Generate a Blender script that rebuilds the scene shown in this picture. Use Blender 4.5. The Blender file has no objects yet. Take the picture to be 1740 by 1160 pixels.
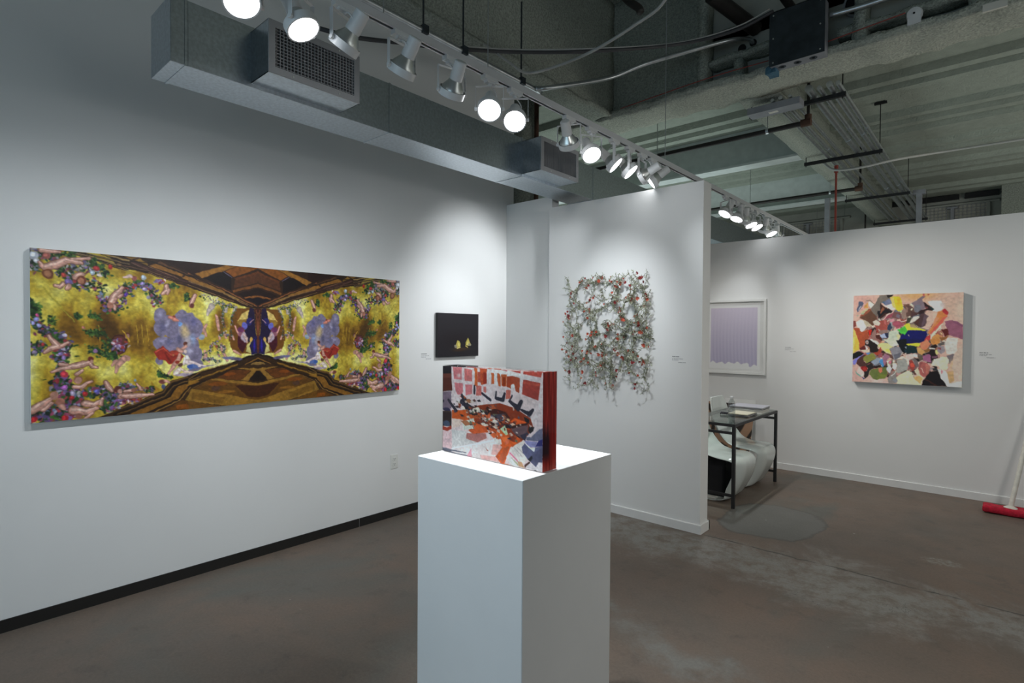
import bpy, math, random
import numpy as np
from mathutils import Vector, Matrix, noise

# ------------------------------------------------------------------ camera, world, lights, exposure
scene = bpy.context.scene
COL = scene.collection
cd = bpy.data.cameras.new('camera')
cam = bpy.data.objects.new('camera', cd)
COL.objects.link(cam)
CAM_YAW, CAM_PITCH, CAM_ROLL = 0.725355, -0.0173847, 0.0063441
def cam_matrix():
    cy, sy, cp, sp = math.cos(CAM_YAW), math.sin(CAM_YAW), math.cos(CAM_PITCH), math.sin(CAM_PITCH)
    f = Vector((-sy*cp, cy*cp, sp)); r = Vector((cy, sy, 0)); u = r.cross(f)
    r2 = r*math.cos(CAM_ROLL) + u*math.sin(CAM_ROLL); u2 = u*math.cos(CAM_ROLL) - r*math.sin(CAM_ROLL)
    m = Matrix((r2, u2, -f)).transposed().to_4x4(); m.translation = (0, 0, 1.5)
    return m
cam.matrix_world = cam_matrix()
cd.sensor_width = 36.0; cd.sensor_fit = 'HORIZONTAL'; cd.lens = 939.99/1740*36
cd.clip_start = 0.02; cd.clip_end = 100
scene.camera = cam
scene.view_settings.view_transform = 'Standard'
scene.view_settings.look = 'None'
scene.view_settings.gamma = 1.0
scene.view_settings.use_curve_mapping = False
scene.view_settings.exposure = 0.0
scene.cycles.use_denoising = True
scene.cycles.max_bounces = 10
scene.cycles.diffuse_bounces = 5
scene.cycles.glossy_bounces = 4
scene.cycles.transparent_max_bounces = 12
scene.cycles.sample_clamp_indirect = 6.0
scene.cycles.caustics_reflective = False
scene.cycles.caustics_refractive = False

w = bpy.data.worlds.new('world'); scene.world = w; w.use_nodes = True
WB = w.node_tree.nodes['Background']
WB.inputs['Color'].default_value = (0.72, 0.86, 1.0, 1); WB.inputs['Strength'].default_value = 0.06

COOL = (0.90, 0.955, 1.0)
NEUTRAL = (1.0, 0.965, 0.91)
def area(name, loc, target, sx, sy, power, color):
    l = bpy.data.lights.new(name, 'AREA'); l.shape = 'RECTANGLE'; l.size = sx; l.size_y = sy; l.energy = power; l.color = color
    o = bpy.data.objects.new(name, l); COL.objects.link(o); o.location = loc
    o.rotation_euler = (Vector(target)-Vector(loc)).to_track_quat('-Z', 'Y').to_euler(); return o
def spot(name, loc, target, power, color, size=60, blend=0.8, radius=0.05, parent=None):
    l = bpy.data.lights.new(name, 'SPOT'); l.energy = power; l.color = color; l.spot_size = math.radians(size); l.spot_blend = blend; l.shadow_soft_size = radius
    o = bpy.data.objects.new(name, l); COL.objects.link(o); o.location = loc
    o.rotation_euler = (Vector(target)-Vector(loc)).to_track_quat('-Z', 'Y').to_euler()
    if parent: o.parent = parent; o.location = Vector(loc)-parent.location
    return o
# added bluish area light behind the camera, standing in for unseen windows
area('unseen_window_fill', (-1.0, -3.4, 1.15), (-2.0, 2.0, 1.0), 4.5, 1.5, 54, (0.58, 0.83, 1.0))
# spots without fixtures, off frame or behind the partition, mostly added as fill
spot('unseen_spot', (-2.06, 5.05, 2.70), (-0.75, 6.5, 1.35), 50, NEUTRAL, 72, 1.0, 0.03)  # hidden track lamp, placed by the abstract painting's shadow
spot('unseen_spot', (-2.06, 4.6, 2.70), (0.3, 6.5, 1.0), 66, NEUTRAL, 80, 1.0, 0.05)
spot('unseen_spot', (-2.06, 4.75, 2.70), (-2.34, 6.55, 1.25), 42, NEUTRAL, 62, 1.0, 0.03)  # added to brighten the framed drawing
spot('unseen_spot', (1.2, 3.4, 2.85), (0.9, 6.5, 0.6), 62, NEUTRAL, 90, 1.0, 0.2)
spot('unseen_spot', (1.2, 3.0, 2.9), (-0.5, 3.2, 0.0), 100, NEUTRAL, 110, 1.0, 0.1)  # added fill for the right-hand floor and plinth side
spot('unseen_spot', (0.9, 1.0, 2.9), (-2.1, 4.0, 1.1), 100, NEUTRAL, 62, 1.0, 0.06)  # added to brighten the partition
spot('unseen_spot', (-2.06, 0.2, 2.70), (-3.63, 0.4, 0.8), 34, COOL, 90, 1.0, 0.05)
spot('unseen_spot', (-2.06, 4.95, 2.70), (-1.95, 5.4, 0.5), 55, NEUTRAL, 60, 1.0, 0.04)  # added to brighten the chairs
# added area lights that brighten the ceiling, as if from lit booths
area('ceiling_fill', (4.5, 9.5, 0.6), (1.5, 9.5, 4.5), 5.0, 6.0, 225, (1.0, 0.98, 0.90))
area('ceiling_fill', (-5.5, 9.0, 0.6), (-5.0, 9.0, 4.5), 3.0, 5.0, 110, (0.85, 1.0, 0.98))
area('ceiling_fill', (4.2, 3.2, 2.7), (0.5, 5.6, 5.0), 3.0, 3.0, 32, (0.95, 1.0, 0.96))

# ------------------------------------------------------------------ helpers
def srgb(h, gain=1.0):
    c = [int(h[i:i+2], 16)/255 for i in (0, 2, 4)]
    return tuple(min(1.0, gain*(x/12.92 if x <= 0.04045 else ((x+0.055)/1.055)**2.4)) for x in c)

class MB:
    def __init__(s): s.v = []; s.f = []
    def add(s, vs, fs):
        n = len(s.v); s.v += [tuple(map(float, p)) for p in vs]; s.f += [tuple(i+n for i in f) for f in fs]; return s
    def box(s, x0, x1, y0, y1, z0, z1):
        return s.add([(x0,y0,z0),(x1,y0,z0),(x1,y1,z0),(x0,y1,z0),(x0,y0,z1),(x1,y0,z1),(x1,y1,z1),(x0,y1,z1)],
                     [(0,3,2,1),(4,5,6,7),(0,1,5,4),(1,2,6,5),(2,3,7,6),(3,0,4,7)])
    def quad(s, *p): return s.add(p, [(0,1,2,3)])
    def frame(s, d):
        d = Vector(d).normalized(); a = Vector((0,0,1)) if abs(d.z) < 0.9 else Vector((1,0,0))
        u = d.cross(a).normalized(); return u, d.cross(u).normalized()
    def cyl(s, p, q, r0, r1=None, n=16, cap=True):
        r1 = r0 if r1 is None else r1; p, q = Vector(p), Vector(q); u, v = s.frame(q-p)
        vs = []
        for c, r in ((p, r0), (q, r1)):
            for i in range(n):
                a = 2*math.pi*i/n; vs.append(c+u*(r*math.cos(a))+v*(r*math.sin(a)))
        fs = [(i, (i+1) % n, n+(i+1) % n, n+i) for i in range(n)]
        if cap: fs += [tuple(range(n-1, -1, -1)), tuple(range(n, 2*n))]
        return s.add(vs, fs)
    def tube(s, pts, r, n=8):
        pts = [Vector(p) for p in pts]; vs = []; rs = r if isinstance(r, (list, tuple)) else [r]*len(pts)
        u = None
        for i, p in enumerate(pts):
            d = (pts[min(i+1, len(pts)-1)]-pts[max(i-1, 0)]).normalized()
            if u is None: u, v = s.frame(d)
            else:
                u = (u-d*u.dot(d)).normalized(); v = d.cross(u)
            for k in range(n):
                a = 2*math.pi*k/n; vs.append(p+u*(rs[i]*math.cos(a))+v*(rs[i]*math.sin(a)))
        fs = []
        for i in range(len(pts)-1):
            for k in range(n): fs.append((i*n+k, i*n+(k+1) % n, (i+1)*n+(k+1) % n, (i+1)*n+k))
        fs += [tuple(range(n-1, -1, -1)), tuple((len(pts)-1)*n+k for k in range(n))]
        return s.add(vs, fs)
    def lathe(s, prof, n=24, c=(0,0,0)):
        vs = [(c[0]+r*math.cos(2*math.pi*k/n), c[1]+r*math.sin(2*math.pi*k/n), c[2]+z) for r, z in prof for k in range(n)]
        fs = [(i*n+k, i*n+(k+1) % n, (i+1)*n+(k+1) % n, (i+1)*n+k) for i in range(len(prof)-1) for k in range(n)]
        return s.add(vs, fs)
    def prism(s, poly, axis, a, b):
        n = len(poly)
        def mk(p, t): return {'x': (t, p[0], p[1]), 'y': (p[0], t, p[1]), 'z': (p[0], p[1], t)}[axis]
        return s.add([mk(p, a) for p in poly]+[mk(p, b) for p in poly],
                     [tuple(range(n-1, -1, -1)), tuple(range(n, 2*n))]+[(i, (i+1) % n, n+(i+1) % n, n+i) for i in range(n)])
    def rough(s, x0, x1, y0, y1, z0, z1, step, amp, freq, seed=0, keep=None):
        """box of a sprayed, lumpy surface: every face a grid, pushed about by noise"""
        nx, ny, nz = [max(1, int(round((b-a)/step))) for a, b in ((x0,x1),(y0,y1),(z0,z1))]
        idx = {}; vs = []; fs = []
        def V(i, j, k):
            key = (i, j, k)
            if key not in idx:
                p = Vector((x0+(x1-x0)*i/nx, y0+(y1-y0)*j/ny, z0+(z1-z0)*k/nz))
                o = noise.noise_vector(p*freq+Vector((seed*7.1, 3, 1)))*amp + noise.noise_vector(p*freq*2.7+Vector((1, seed, 9)))*amp*0.5
                idx[key] = len(vs); vs.append(p+o)
            return idx[key]
        for i in range(nx):
            for j in range(ny):
                fs.append((V(i,j,0), V(i,j+1,0), V(i+1,j+1,0), V(i+1,j,0))); fs.append((V(i,j,nz), V(i+1,j,nz), V(i+1,j+1,nz), V(i,j+1,nz)))
            for k in range(nz):
                fs.append((V(i,0,k), V(i+1,0,k), V(i+1,0,k+1), V(i,0,k+1))); fs.append((V(i,ny,k), V(i,ny,k+1), V(i+1,ny,k+1), V(i+1,ny,k)))
        for j in range(ny):
            for k in range(nz):
                fs.append((V(0,j,k), V(0,j,k+1), V(0,j+1,k+1), V(0,j+1,k))); fs.append((V(nx,j,k), V(nx,j+1,k), V(nx,j+1,k+1), V(nx,j,k+1)))
        return s.add(vs, fs)
    def build(s, name, m, parent=None, smooth=None, bevel=0.0, origin=None, world=True):
        vs = s.v
        if parent is not None and world:
            o = parent.matrix_world.translation if False else abs_loc(parent); vs = [(x-o.x, y-o.y, z-o.z) for x, y, z in vs]; loc = (0,0,0)
        elif parent is None:
            if origin is None:
                a = np.array(vs); lo, hi = a.min(0), a.max(0); origin = ((lo[0]+hi[0])/2, (lo[1]+hi[1])/2, lo[2])
            vs = [(x-origin[0], y-origin[1], z-origin[2]) for x, y, z in vs]; loc = origin
        else: loc = (0,0,0)
        me = bpy.data.meshes.new(name); me.from_pydata(vs, [], s.f); me.validate(); me.update()
        me.materials.append(m)
        o = bpy.data.objects.new(name, me); COL.objects.link(o)
        o.location = loc
        if parent is not None: o.parent = parent
        if smooth is not None:
            me.shade_smooth() if hasattr(me, 'shade_smooth') else None
            if smooth < 180:
                me.set_sharp_from_angle(angle=math.radians(smooth))
        if bevel:
            b = o.modifiers.new('bevel', 'BEVEL'); b.width = bevel; b.segments = 2; b.limit_method = 'ANGLE'
        return o
def abs_loc(o):
    p = Vector(o.location)
    while o.parent: o = o.parent; p = p+Vector(o.location)
    return p
def empty(name, loc):
    o = bpy.data.objects.new(name, None); COL.objects.link(o); o.location = loc; o.empty_display_size = 0.05; return o
def tag(o, label=None, cat=None, group=None, kind=None):
    if label: o['label'] = label
    if cat: o['category'] = cat
    if group: o['group'] = group
    if kind: o['kind'] = kind
    return o
def struct(name, mb, m, label=None, smooth=None, bevel=0.0):
    return tag(mb.build(name, m, None, smooth, bevel), label, None, None, 'structure')
def spline(pts, n=8):
    P = [Vector(p) for p in pts]; P = [P[0]*2-P[1]]+P+[P[-1]*2-P[-2]]; out = []
    for i in range(1, len(P)-2):
        for k in range(n):
            t = k/n; a, b, c, d = P[i-1:i+3]
            out.append(0.5*((2*b)+(c-a)*t+(2*a-5*b+4*c-d)*t*t+(3*b-a-3*c+d)*t**3))
    return out+[P[-2]]

# ------------------------------------------------------------------ materials
def mat(name, color, rough=0.6, metal=0.0, spec=0.5, noise_amt=0.0, noise_scale=8.0, bump=0.0, bump_scale=60.0, coat=0.0, second=None, detail=4.0, bump_dist=0.01):
    m = bpy.data.materials.new(name); m.use_nodes = True; nt = m.node_tree; b = nt.nodes['Principled BSDF']
    b.inputs['Base Color'].default_value = (*color, 1); b.inputs['Roughness'].default_value = rough; b.inputs['Metallic'].default_value = metal
    b.inputs['Specular IOR Level'].default_value = spec; b.inputs['Coat Weight'].default_value = coat
    tc = nt.nodes.new('ShaderNodeTexCoord')
    if noise_amt or second:
        n = nt.nodes.new('ShaderNodeTexNoise'); n.inputs['Scale'].default_value = noise_scale; n.inputs['Detail'].default_value = detail
        nt.links.new(tc.outputs['Object'], n.inputs['Vector'])
        r = nt.nodes.new('ShaderNodeValToRGB'); r.color_ramp.elements[0].position = 0.35; r.color_ramp.elements[1].position = 0.65
        c2 = second if second else tuple(min(1, x*(1+noise_amt)) for x in color)
        r.color_ramp.elements[0].color = (*[x*(1-noise_amt) for x in color], 1); r.color_ramp.elements[1].color = (*c2, 1)
        nt.links.new(n.outputs['Fac'], r.inputs['Fac']); nt.links.new(r.outputs['Color'], b.inputs['Base Color'])
    if bump:
        n2 = nt.nodes.new('ShaderNodeTexNoise'); n2.inputs['Scale'].default_value = bump_scale; n2.inputs['Detail'].default_value = 5
        nt.links.new(tc.outputs['Object'], n2.inputs['Vector'])
        bp = nt.nodes.new('ShaderNodeBump'); bp.inputs['Strength'].default_value = bump; bp.inputs['Distance'].default_value = bump_dist
        nt.links.new(n2.outputs['Fac'], bp.inputs['Height']); nt.links.new(bp.outputs['Normal'], b.inputs['Normal'])
    return m
def emis(name, color, strength):
    m = bpy.data.materials.new(name); m.use_nodes = True; nt = m.node_tree; nt.nodes.clear()
    e = nt.nodes.new('ShaderNodeEmission'); e.inputs['Color'].default_value = (*color, 1); e.inputs['Strength'].default_value = strength
    o = nt.nodes.new('ShaderNodeOutputMaterial'); nt.links.new(e.outputs[0], o.inputs['Surface']); return m
def clear(name, tint, ior=1.45, rough=0.02):
    """clear sheet: see-through with fresnel reflection"""
    m = bpy.data.materials.new(name); m.use_nodes = True; nt = m.node_tree; nt.nodes.clear()
    t = nt.nodes.new('ShaderNodeBsdfTransparent'); t.inputs['Color'].default_value = (*tint, 1)
    g = nt.nodes.new('ShaderNodeBsdfGlossy'); g.inputs['Roughness'].default_value = rough
    # schlick's approximation from the facing angle: the same from both sides of the sheet
    lw = nt.nodes.new('ShaderNodeLayerWeight'); lw.inputs['Blend'].default_value = 0.5
    pw = nt.nodes.new('ShaderNodeMath'); pw.operation = 'POWER'; pw.inputs[1].default_value = 5.0; nt.links.new(lw.outputs['Facing'], pw.inputs[0])
    f0 = ((ior-1)/(ior+1))**2
    f = nt.nodes.new('ShaderNodeMath'); f.operation = 'MULTIPLY_ADD'; f.inputs[1].default_value = 1-f0; f.inputs[2].default_value = f0; nt.links.new(pw.outputs[0], f.inputs[0])
    x = nt.nodes.new('ShaderNodeMixShader'); o = nt.nodes.new('ShaderNodeOutputMaterial')
    nt.links.new(f.outputs[0], x.inputs[0]); nt.links.new(t.outputs[0], x.inputs[1]); nt.links.new(g.outputs[0], x.inputs[2]); nt.links.new(x.outputs[0], o.inputs['Surface'])
    return m
def painted(name, rough=0.5, spec=0.4, bump=0.0):
    m = bpy.data.materials.new(name); m.use_nodes = True; nt = m.node_tree; b = nt.nodes['Principled BSDF']
    a = nt.nodes.new('ShaderNodeVertexColor'); a.layer_name = 'paint'; nt.links.new(a.outputs['Color'], b.inputs['Base Color'])
    b.inputs['Roughness'].default_value = rough; b.inputs['Specular IOR Level'].default_value = spec
    if bump:
        n2 = nt.nodes.new('ShaderNodeTexNoise'); n2.inputs['Scale'].default_value = 220
        bp = nt.nodes.new('ShaderNodeBump'); bp.inputs['Strength'].default_value = bump; bp.inputs['Distance'].default_value = 0.002
        nt.links.new(n2.outputs['Fac'], bp.inputs['Height']); nt.links.new(bp.outputs['Normal'], b.inputs['Normal'])
    return m
M = {}
M['wall'] = mat('white_wall_paint', (0.80, 0.80, 0.79), 0.55, spec=0.25, noise_amt=0.015, noise_scale=1.5, bump=0.08, bump_scale=180, bump_dist=0.002)
M['plinth'] = mat('white_plinth_paint', (0.80, 0.81, 0.81), 0.5, spec=0.3, noise_amt=0.02, noise_scale=3, bump=0.05, bump_scale=120, bump_dist=0.002)
M['white_trim'] = mat('white_trim_paint', (0.78, 0.78, 0.77), 0.4, noise_amt=0.02)
M['black_vinyl'] = mat('black_vinyl', (0.012, 0.011, 0.010), 0.5, noise_amt=0.1)
M['canvas_edge'] = mat('primed_canvas', (0.72, 0.72, 0.70), 0.8, bump=0.1, bump_scale=300)
M['duct'] = mat('galvanised_steel', (0.52, 0.58, 0.63), 0.30, metal=1.0, noise_amt=0.10, noise_scale=60, detail=3, bump=0.05, bump_scale=6)
M['vent'] = mat('grey_vent_metal', (0.36, 0.36, 0.37), 0.5, metal=0.2, noise_amt=0.05)
M['dark'] = mat('dark_void', (0.008, 0.009, 0.010), 0.9, noise_amt=0.1)
M['foam'] = mat('sprayed_fireproofing', (0.36, 0.39, 0.345), 0.95, spec=0.1, noise_amt=0.24, noise_scale=55, bump=0.9, bump_scale=70, detail=6, bump_dist=0.02)
M['foam_pale'] = mat('pale_sprayed_fireproofing', (0.52, 0.54, 0.47), 0.95, spec=0.1, noise_amt=0.22, noise_scale=60, bump=1.0, bump_scale=60, detail=6, bump_dist=0.02)
M['deck'] = mat('sprayed_deck', (0.36, 0.395, 0.345), 0.95, spec=0.1, noise_amt=0.06, noise_scale=9, bump=0.7, bump_scale=45, detail=8, bump_dist=0.02)
M['board'] = mat('grey_board', (0.33, 0.34, 0.31), 0.8, noise_amt=0.08, noise_scale=3)
M['pale_beam'] = mat('pale_painted_beam', (0.62, 0.67, 0.66), 0.7, noise_amt=0.06)
M['conduit'] = mat('zinc_conduit', (0.55, 0.58, 0.60), 0.35, metal=0.9, noise_amt=0.1, noise_scale=12)
M['black_steel'] = mat('black_steel', (0.012, 0.012, 0.013), 0.5, noise_amt=0.15)
M['black_pipe'] = mat('black_sprinkler_pipe', (0.02, 0.017, 0.015), 0.55, noise_amt=0.2)
M['rust'] = mat('rusty_fitting', (0.09, 0.045, 0.028), 0.8, noise_amt=0.3)
M['red_pipe'] = mat('red_pipe_paint', (0.30, 0.05, 0.035), 0.5, noise_amt=0.1)
M['box_dark'] = mat('dark_box_metal', (0.045, 0.056, 0.066), 0.45, metal=0.5, noise_amt=0.2, noise_scale=10)
M['box_grey'] = mat('grey_box_metal', (0.30, 0.31, 0.34), 0.5, metal=0.2, noise_amt=0.08)
M['lamp_white'] = mat('white_lamp_enamel', (0.78, 0.79, 0.80), 0.35, noise_amt=0.02)
M['track_white'] = mat('white_track_enamel', (0.66, 0.67, 0.69), 0.4, noise_amt=0.02)
M['silver'] = mat('silvered_glass', (0.80, 0.82, 0.80), 0.32, metal=0.9, noise_amt=0.04)
M['lens'] = emis('lit_lamp_lens', (0.95, 0.975, 1.0), 9.0)
M['cable_dark'] = mat('dark_cable', (0.05, 0.05, 0.055), 0.6, noise_amt=0.1)
M['cable_white'] = mat('white_cable', (0.48, 0.48, 0.46), 0.6, noise_amt=0.05)
M['chair'] = mat('white_gloss_plastic', (0.66, 0.70, 0.67), 0.12, noise_amt=0.015, coat=0.4)
M['glass'] = clear('table_glass', (0.90, 0.95, 0.93), 1.5)
M['acrylic'] = clear('clear_acrylic', (0.985, 0.985, 0.985), 1.35, 0.01)
M['pet'] = clear('clear_plastic', (0.80, 0.82, 0.82), 2.1, 0.12)
M['water'] = clear('water', (0.93, 0.96, 0.96), 1.33, 0.0)
M['paper'] = mat('paper', (0.72, 0.70, 0.64), 0.8, noise_amt=0.03)
M['book_dark'] = mat('dark_book_cover', (0.035, 0.035, 0.045), 0.35, noise_amt=0.1)
M['book_lilac'] = mat('lilac_grey_book_cover', (0.50, 0.50, 0.56), 0.35, noise_amt=0.04)
M['cream'] = mat('cream_cover', (0.66, 0.63, 0.48), 0.5, noise_amt=0.04)
M['black_cloth'] = mat('black_cloth', (0.010, 0.010, 0.012), 0.9, noise_amt=0.2, bump=0.3, bump_scale=40)
M['red_cloth'] = mat('red_microfibre', (0.50, 0.006, 0.03), 0.85, noise_amt=0.25, noise_scale=30, bump=0.6, bump_scale=90)
M['mop_pole'] = mat('white_mop_pole', (0.72, 0.70, 0.62), 0.4, noise_amt=0.08, noise_scale=30)
M['ink'] = mat('grey_lettering', (0.30, 0.30, 0.31), 0.7, noise_amt=0.05)
M['outlet'] = mat('white_outlet_plastic', (0.74, 0.74, 0.70), 0.4, noise_amt=0.02)
M['slot'] = mat('outlet_slot', (0.05, 0.05, 0.045), 0.7, noise_amt=0.1)
M['stem'] = mat('bronze_green_wire', (0.24, 0.24, 0.17), 0.55, metal=0.2, noise_amt=0.25, noise_scale=40)
M['leaf'] = mat('sage_green_leaf', (0.38, 0.40, 0.29), 0.6, noise_amt=0.35, noise_scale=20)
M['petal'] = mat('coral_red_petal', (0.50, 0.095, 0.05), 0.5, noise_amt=0.3, noise_scale=30)
M['petal_dark'] = mat('crimson_petal', (0.30, 0.035, 0.035), 0.5, noise_amt=0.3, noise_scale=30)
M['moth_edge'] = mat('black_canvas_edge', (0.012, 0.011, 0.012), 0.6, noise_amt=0.1)
M['frame_white'] = mat('white_frame_lacquer', (0.82, 0.82, 0.80), 0.35, noise_amt=0.02)
M['mesh_glow'] = mat('dusty_glazing', (0.42, 0.41, 0.36), 0.6, noise_amt=0.1, noise_scale=2)
M['tape'] = mat('blue_tape', (0.06, 0.16, 0.24), 0.7, noise_amt=0.1)
M['orange'] = mat('orange_mark', (0.30, 0.09, 0.02), 0.8, noise_amt=0.1)

def floor_material():
    m = bpy.data.materials.new('worn_brown_concrete'); m.use_nodes = True; nt = m.node_tree; b = nt.nodes['Principled BSDF']; L = nt.links.new
    tc = nt.nodes.new('ShaderNodeTexCoord')
    def noi(scale, detail=6, rough=0.6, dist=0.0, vec=None):
        n = nt.nodes.new('ShaderNodeTexNoise'); n.inputs['Scale'].default_value = scale; n.inputs['Detail'].default_value = detail; n.inputs['Roughness'].default_value = rough; n.inputs['Distortion'].default_value = dist
        L(vec or tc.outputs['Object'], n.inputs['Vector']); return n.outputs['Fac']
    def ramp(f, a, bb, ca=(0,0,0), cb=(1,1,1)):
        r = nt.nodes.new('ShaderNodeValToRGB'); e = r.color_ramp.elements; e[0].position = a; e[1].position = bb; e[0].color = (*ca, 1); e[1].color = (*cb, 1); L(f, r.inputs['Fac']); return r.outputs['Color']
    def mix(f, a, bb):
        x = nt.nodes.new('ShaderNodeMix'); x.data_type = 'RGBA'; L(f, x.inputs[0])
        for s, i in ((a, 6), (bb, 7)):
            if isinstance(s, tuple): x.inputs[i].default_value = (*s, 1)
            else: L(s, x.inputs[i])
        return x.outputs[2]
    def math_(op, a, bb):
        x = nt.nodes.new('ShaderNodeMath'); x.operation = op
        for s, i in ((a, 0), (bb, 1)):
            if isinstance(s, (int, float)): x.inputs[i].default_value = s
            else: L(s, x.inputs[i])
        return x.outputs[0]
    base = mix(ramp(noi(1.3, 8, 0.65, 0.4), 0.35, 0.65), (0.185, 0.135, 0.104), (0.140, 0.116, 0.096))
    base = mix(ramp(noi(0.6, 7, 0.6, 0.8), 0.56, 0.66), base, (0.128, 0.124, 0.108))
    base = mix(ramp(noi(5.5, 9, 0.7, 0.3), 0.55, 0.75), base, (0.105, 0.088, 0.074))
    # grey worn band running across the bays (y about 3.2 to 4.1) where the brown coat has gone
    sx = nt.nodes.new('ShaderNodeSeparateXYZ'); L(tc.outputs['Object'], sx.inputs[0])
    wob = math_('MULTIPLY', math_('SUBTRACT', noi(1.6, 6, 0.7, 0.6), 0.5), 1.5)
    d = math_('ABSOLUTE', math_('SUBTRACT', math_('ADD', sx.outputs['Y'], wob), 3.75), 0)
    band = ramp(d, 0.18, 0.42, (1,1,1), (0,0,0))
    band = math_('MULTIPLY', band, ramp(noi(9, 8, 0.75), 0.36, 0.56))
    base = mix(band, base, (0.255, 0.245, 0.225))
    d2 = math_('ABSOLUTE', math_('SUBTRACT', math_('ADD', sx.outputs['Y'], math_('MULTIPLY', wob, 0.08)), 4.02), 0)
    base = mix(math_('MULTIPLY', ramp(d2, 0.004, 0.012, (1,1,1), (0,0,0)), ramp(noi(2.5), 0.42, 0.5)), base, (0.06, 0.055, 0.05))
    d3 = math_('ABSOLUTE', math_('SUBTRACT', math_('ADD', math_('ADD', sx.outputs['Y'], math_('MULTIPLY', sx.outputs['X'], 0.25)), math_('MULTIPLY', wob, 0.6)), 2.15), 0)
    base = mix(math_('MULTIPLY', ramp(d3, 0.03, 0.14, (1,1,1), (0,0,0)), ramp(noi(6), 0.42, 0.6)), base, (0.185, 0.178, 0.160))
    # smooth mortar patch beside the partition and a round scuffed spot
    def spot_mask(cx, cy, rx, ry, hard, wobble):
        ux = math_('DIVIDE', math_('SUBTRACT', sx.outputs['X'], cx), rx); uy = math_('DIVIDE', math_('SUBTRACT', sx.outputs['Y'], cy), ry)
        q = math_('ADD', math_('POWER', math_('ABSOLUTE', ux, 0), hard), math_('POWER', math_('ABSOLUTE', uy, 0), hard))
        return math_('ADD', q, math_('MULTIPLY', math_('SUBTRACT', noi(3.0, 6, 0.6), 0.5), wobble))
    pm = spot_mask(-1.36, 4.68, 0.36, 0.45, 3.0, 1.6)
    base = mix(ramp(pm, 0.9, 1.35, (1,1,1), (0,0,0)), base, (0.088, 0.078, 0.068))
    base = mix(ramp(pm, 0.75, 0.95, (1,1,1), (0,0,0)), base, (0.150, 0.148, 0.136))
    rm = spot_mask(-0.276, 4.594, 0.13, 0.085, 2.0, 1.2)
    base = mix(math_('MULTIPLY', ramp(rm, 0.4, 1.1, (1,1,1), (0,0,0)), ramp(noi(40, 4), 0.4, 0.6)), base, (0.26, 0.25, 0.22))
    # fine mottling, fine cracks in the worn band
    fine = ramp(noi(70, 6, 0.75), 0.25, 0.75, (0.80,0.80,0.80), (1.18,1.17,1.15))
    mm = nt.nodes.new('ShaderNodeMix'); mm.data_type = 'RGBA'; mm.blend_type = 'MULTIPLY'; mm.inputs[0].default_value = 1.0; L(base, mm.inputs[6]); L(fine, mm.inputs[7]); base = mm.outputs[2]
    vo = nt.nodes.new('ShaderNodeTexVoronoi'); vo.feature = 'DISTANCE_TO_EDGE'; vo.inputs['Scale'].default_value = 9.0
    wv = nt.nodes.new('ShaderNodeVectorMath'); wv.operation = 'ADD'; nz = nt.nodes.new('ShaderNodeTexNoise'); nz.inputs['Scale'].default_value = 5.0; L(tc.outputs['Object'], nz.inputs['Vector']); L(tc.outputs['Object'], wv.inputs[0]); L(nz.outputs['Color'], wv.inputs[1]); L(wv.outputs[0], vo.inputs['Vector'])
    base = mix(math_('MULTIPLY', math_('MULTIPLY', ramp(vo.outputs['Distance'], 0.004, 0.016, (1,1,1), (0,0,0)), band), ramp(noi(3.3), 0.5, 0.6)), base, (0.075, 0.072, 0.066))
    # pale scuffs and paint flecks
    mp = nt.nodes.new('ShaderNodeMapping'); mp.inputs['Scale'].default_value = (1.0, 9.0, 1); mp.inputs['Rotation'].default_value = (0, 0, 0.5); L(tc.outputs['Object'], mp.inputs[0])
    base = mix(ramp(noi(2.2, 10, 0.7, 0, mp.outputs[0]), 0.68, 0.74), base, (0.30, 0.28, 0.26))
    base = mix(ramp(noi(14, 3, 0.5), 0.76, 0.78), base, (0.44, 0.43, 0.40))
    L(base, b.inputs['Base Color'])
    rr = nt.nodes.new('ShaderNodeMapRange'); L(noi(4, 6), rr.inputs[0]); rr.inputs[3].default_value = 0.38; rr.inputs[4].default_value = 0.62; L(rr.outputs[0], b.inputs['Roughness'])
    b.inputs['Specular IOR Level'].default_value = 0.35
    bp = nt.nodes.new('ShaderNodeBump'); bp.inputs['Strength'].default_value = 0.12; bp.inputs['Distance'].default_value = 0.004
    L(noi(18, 8, 0.7), bp.inputs['Height']); L(bp.outputs['Normal'], b.inputs['Normal'])
    return m
M['floor'] = floor_material()

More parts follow.
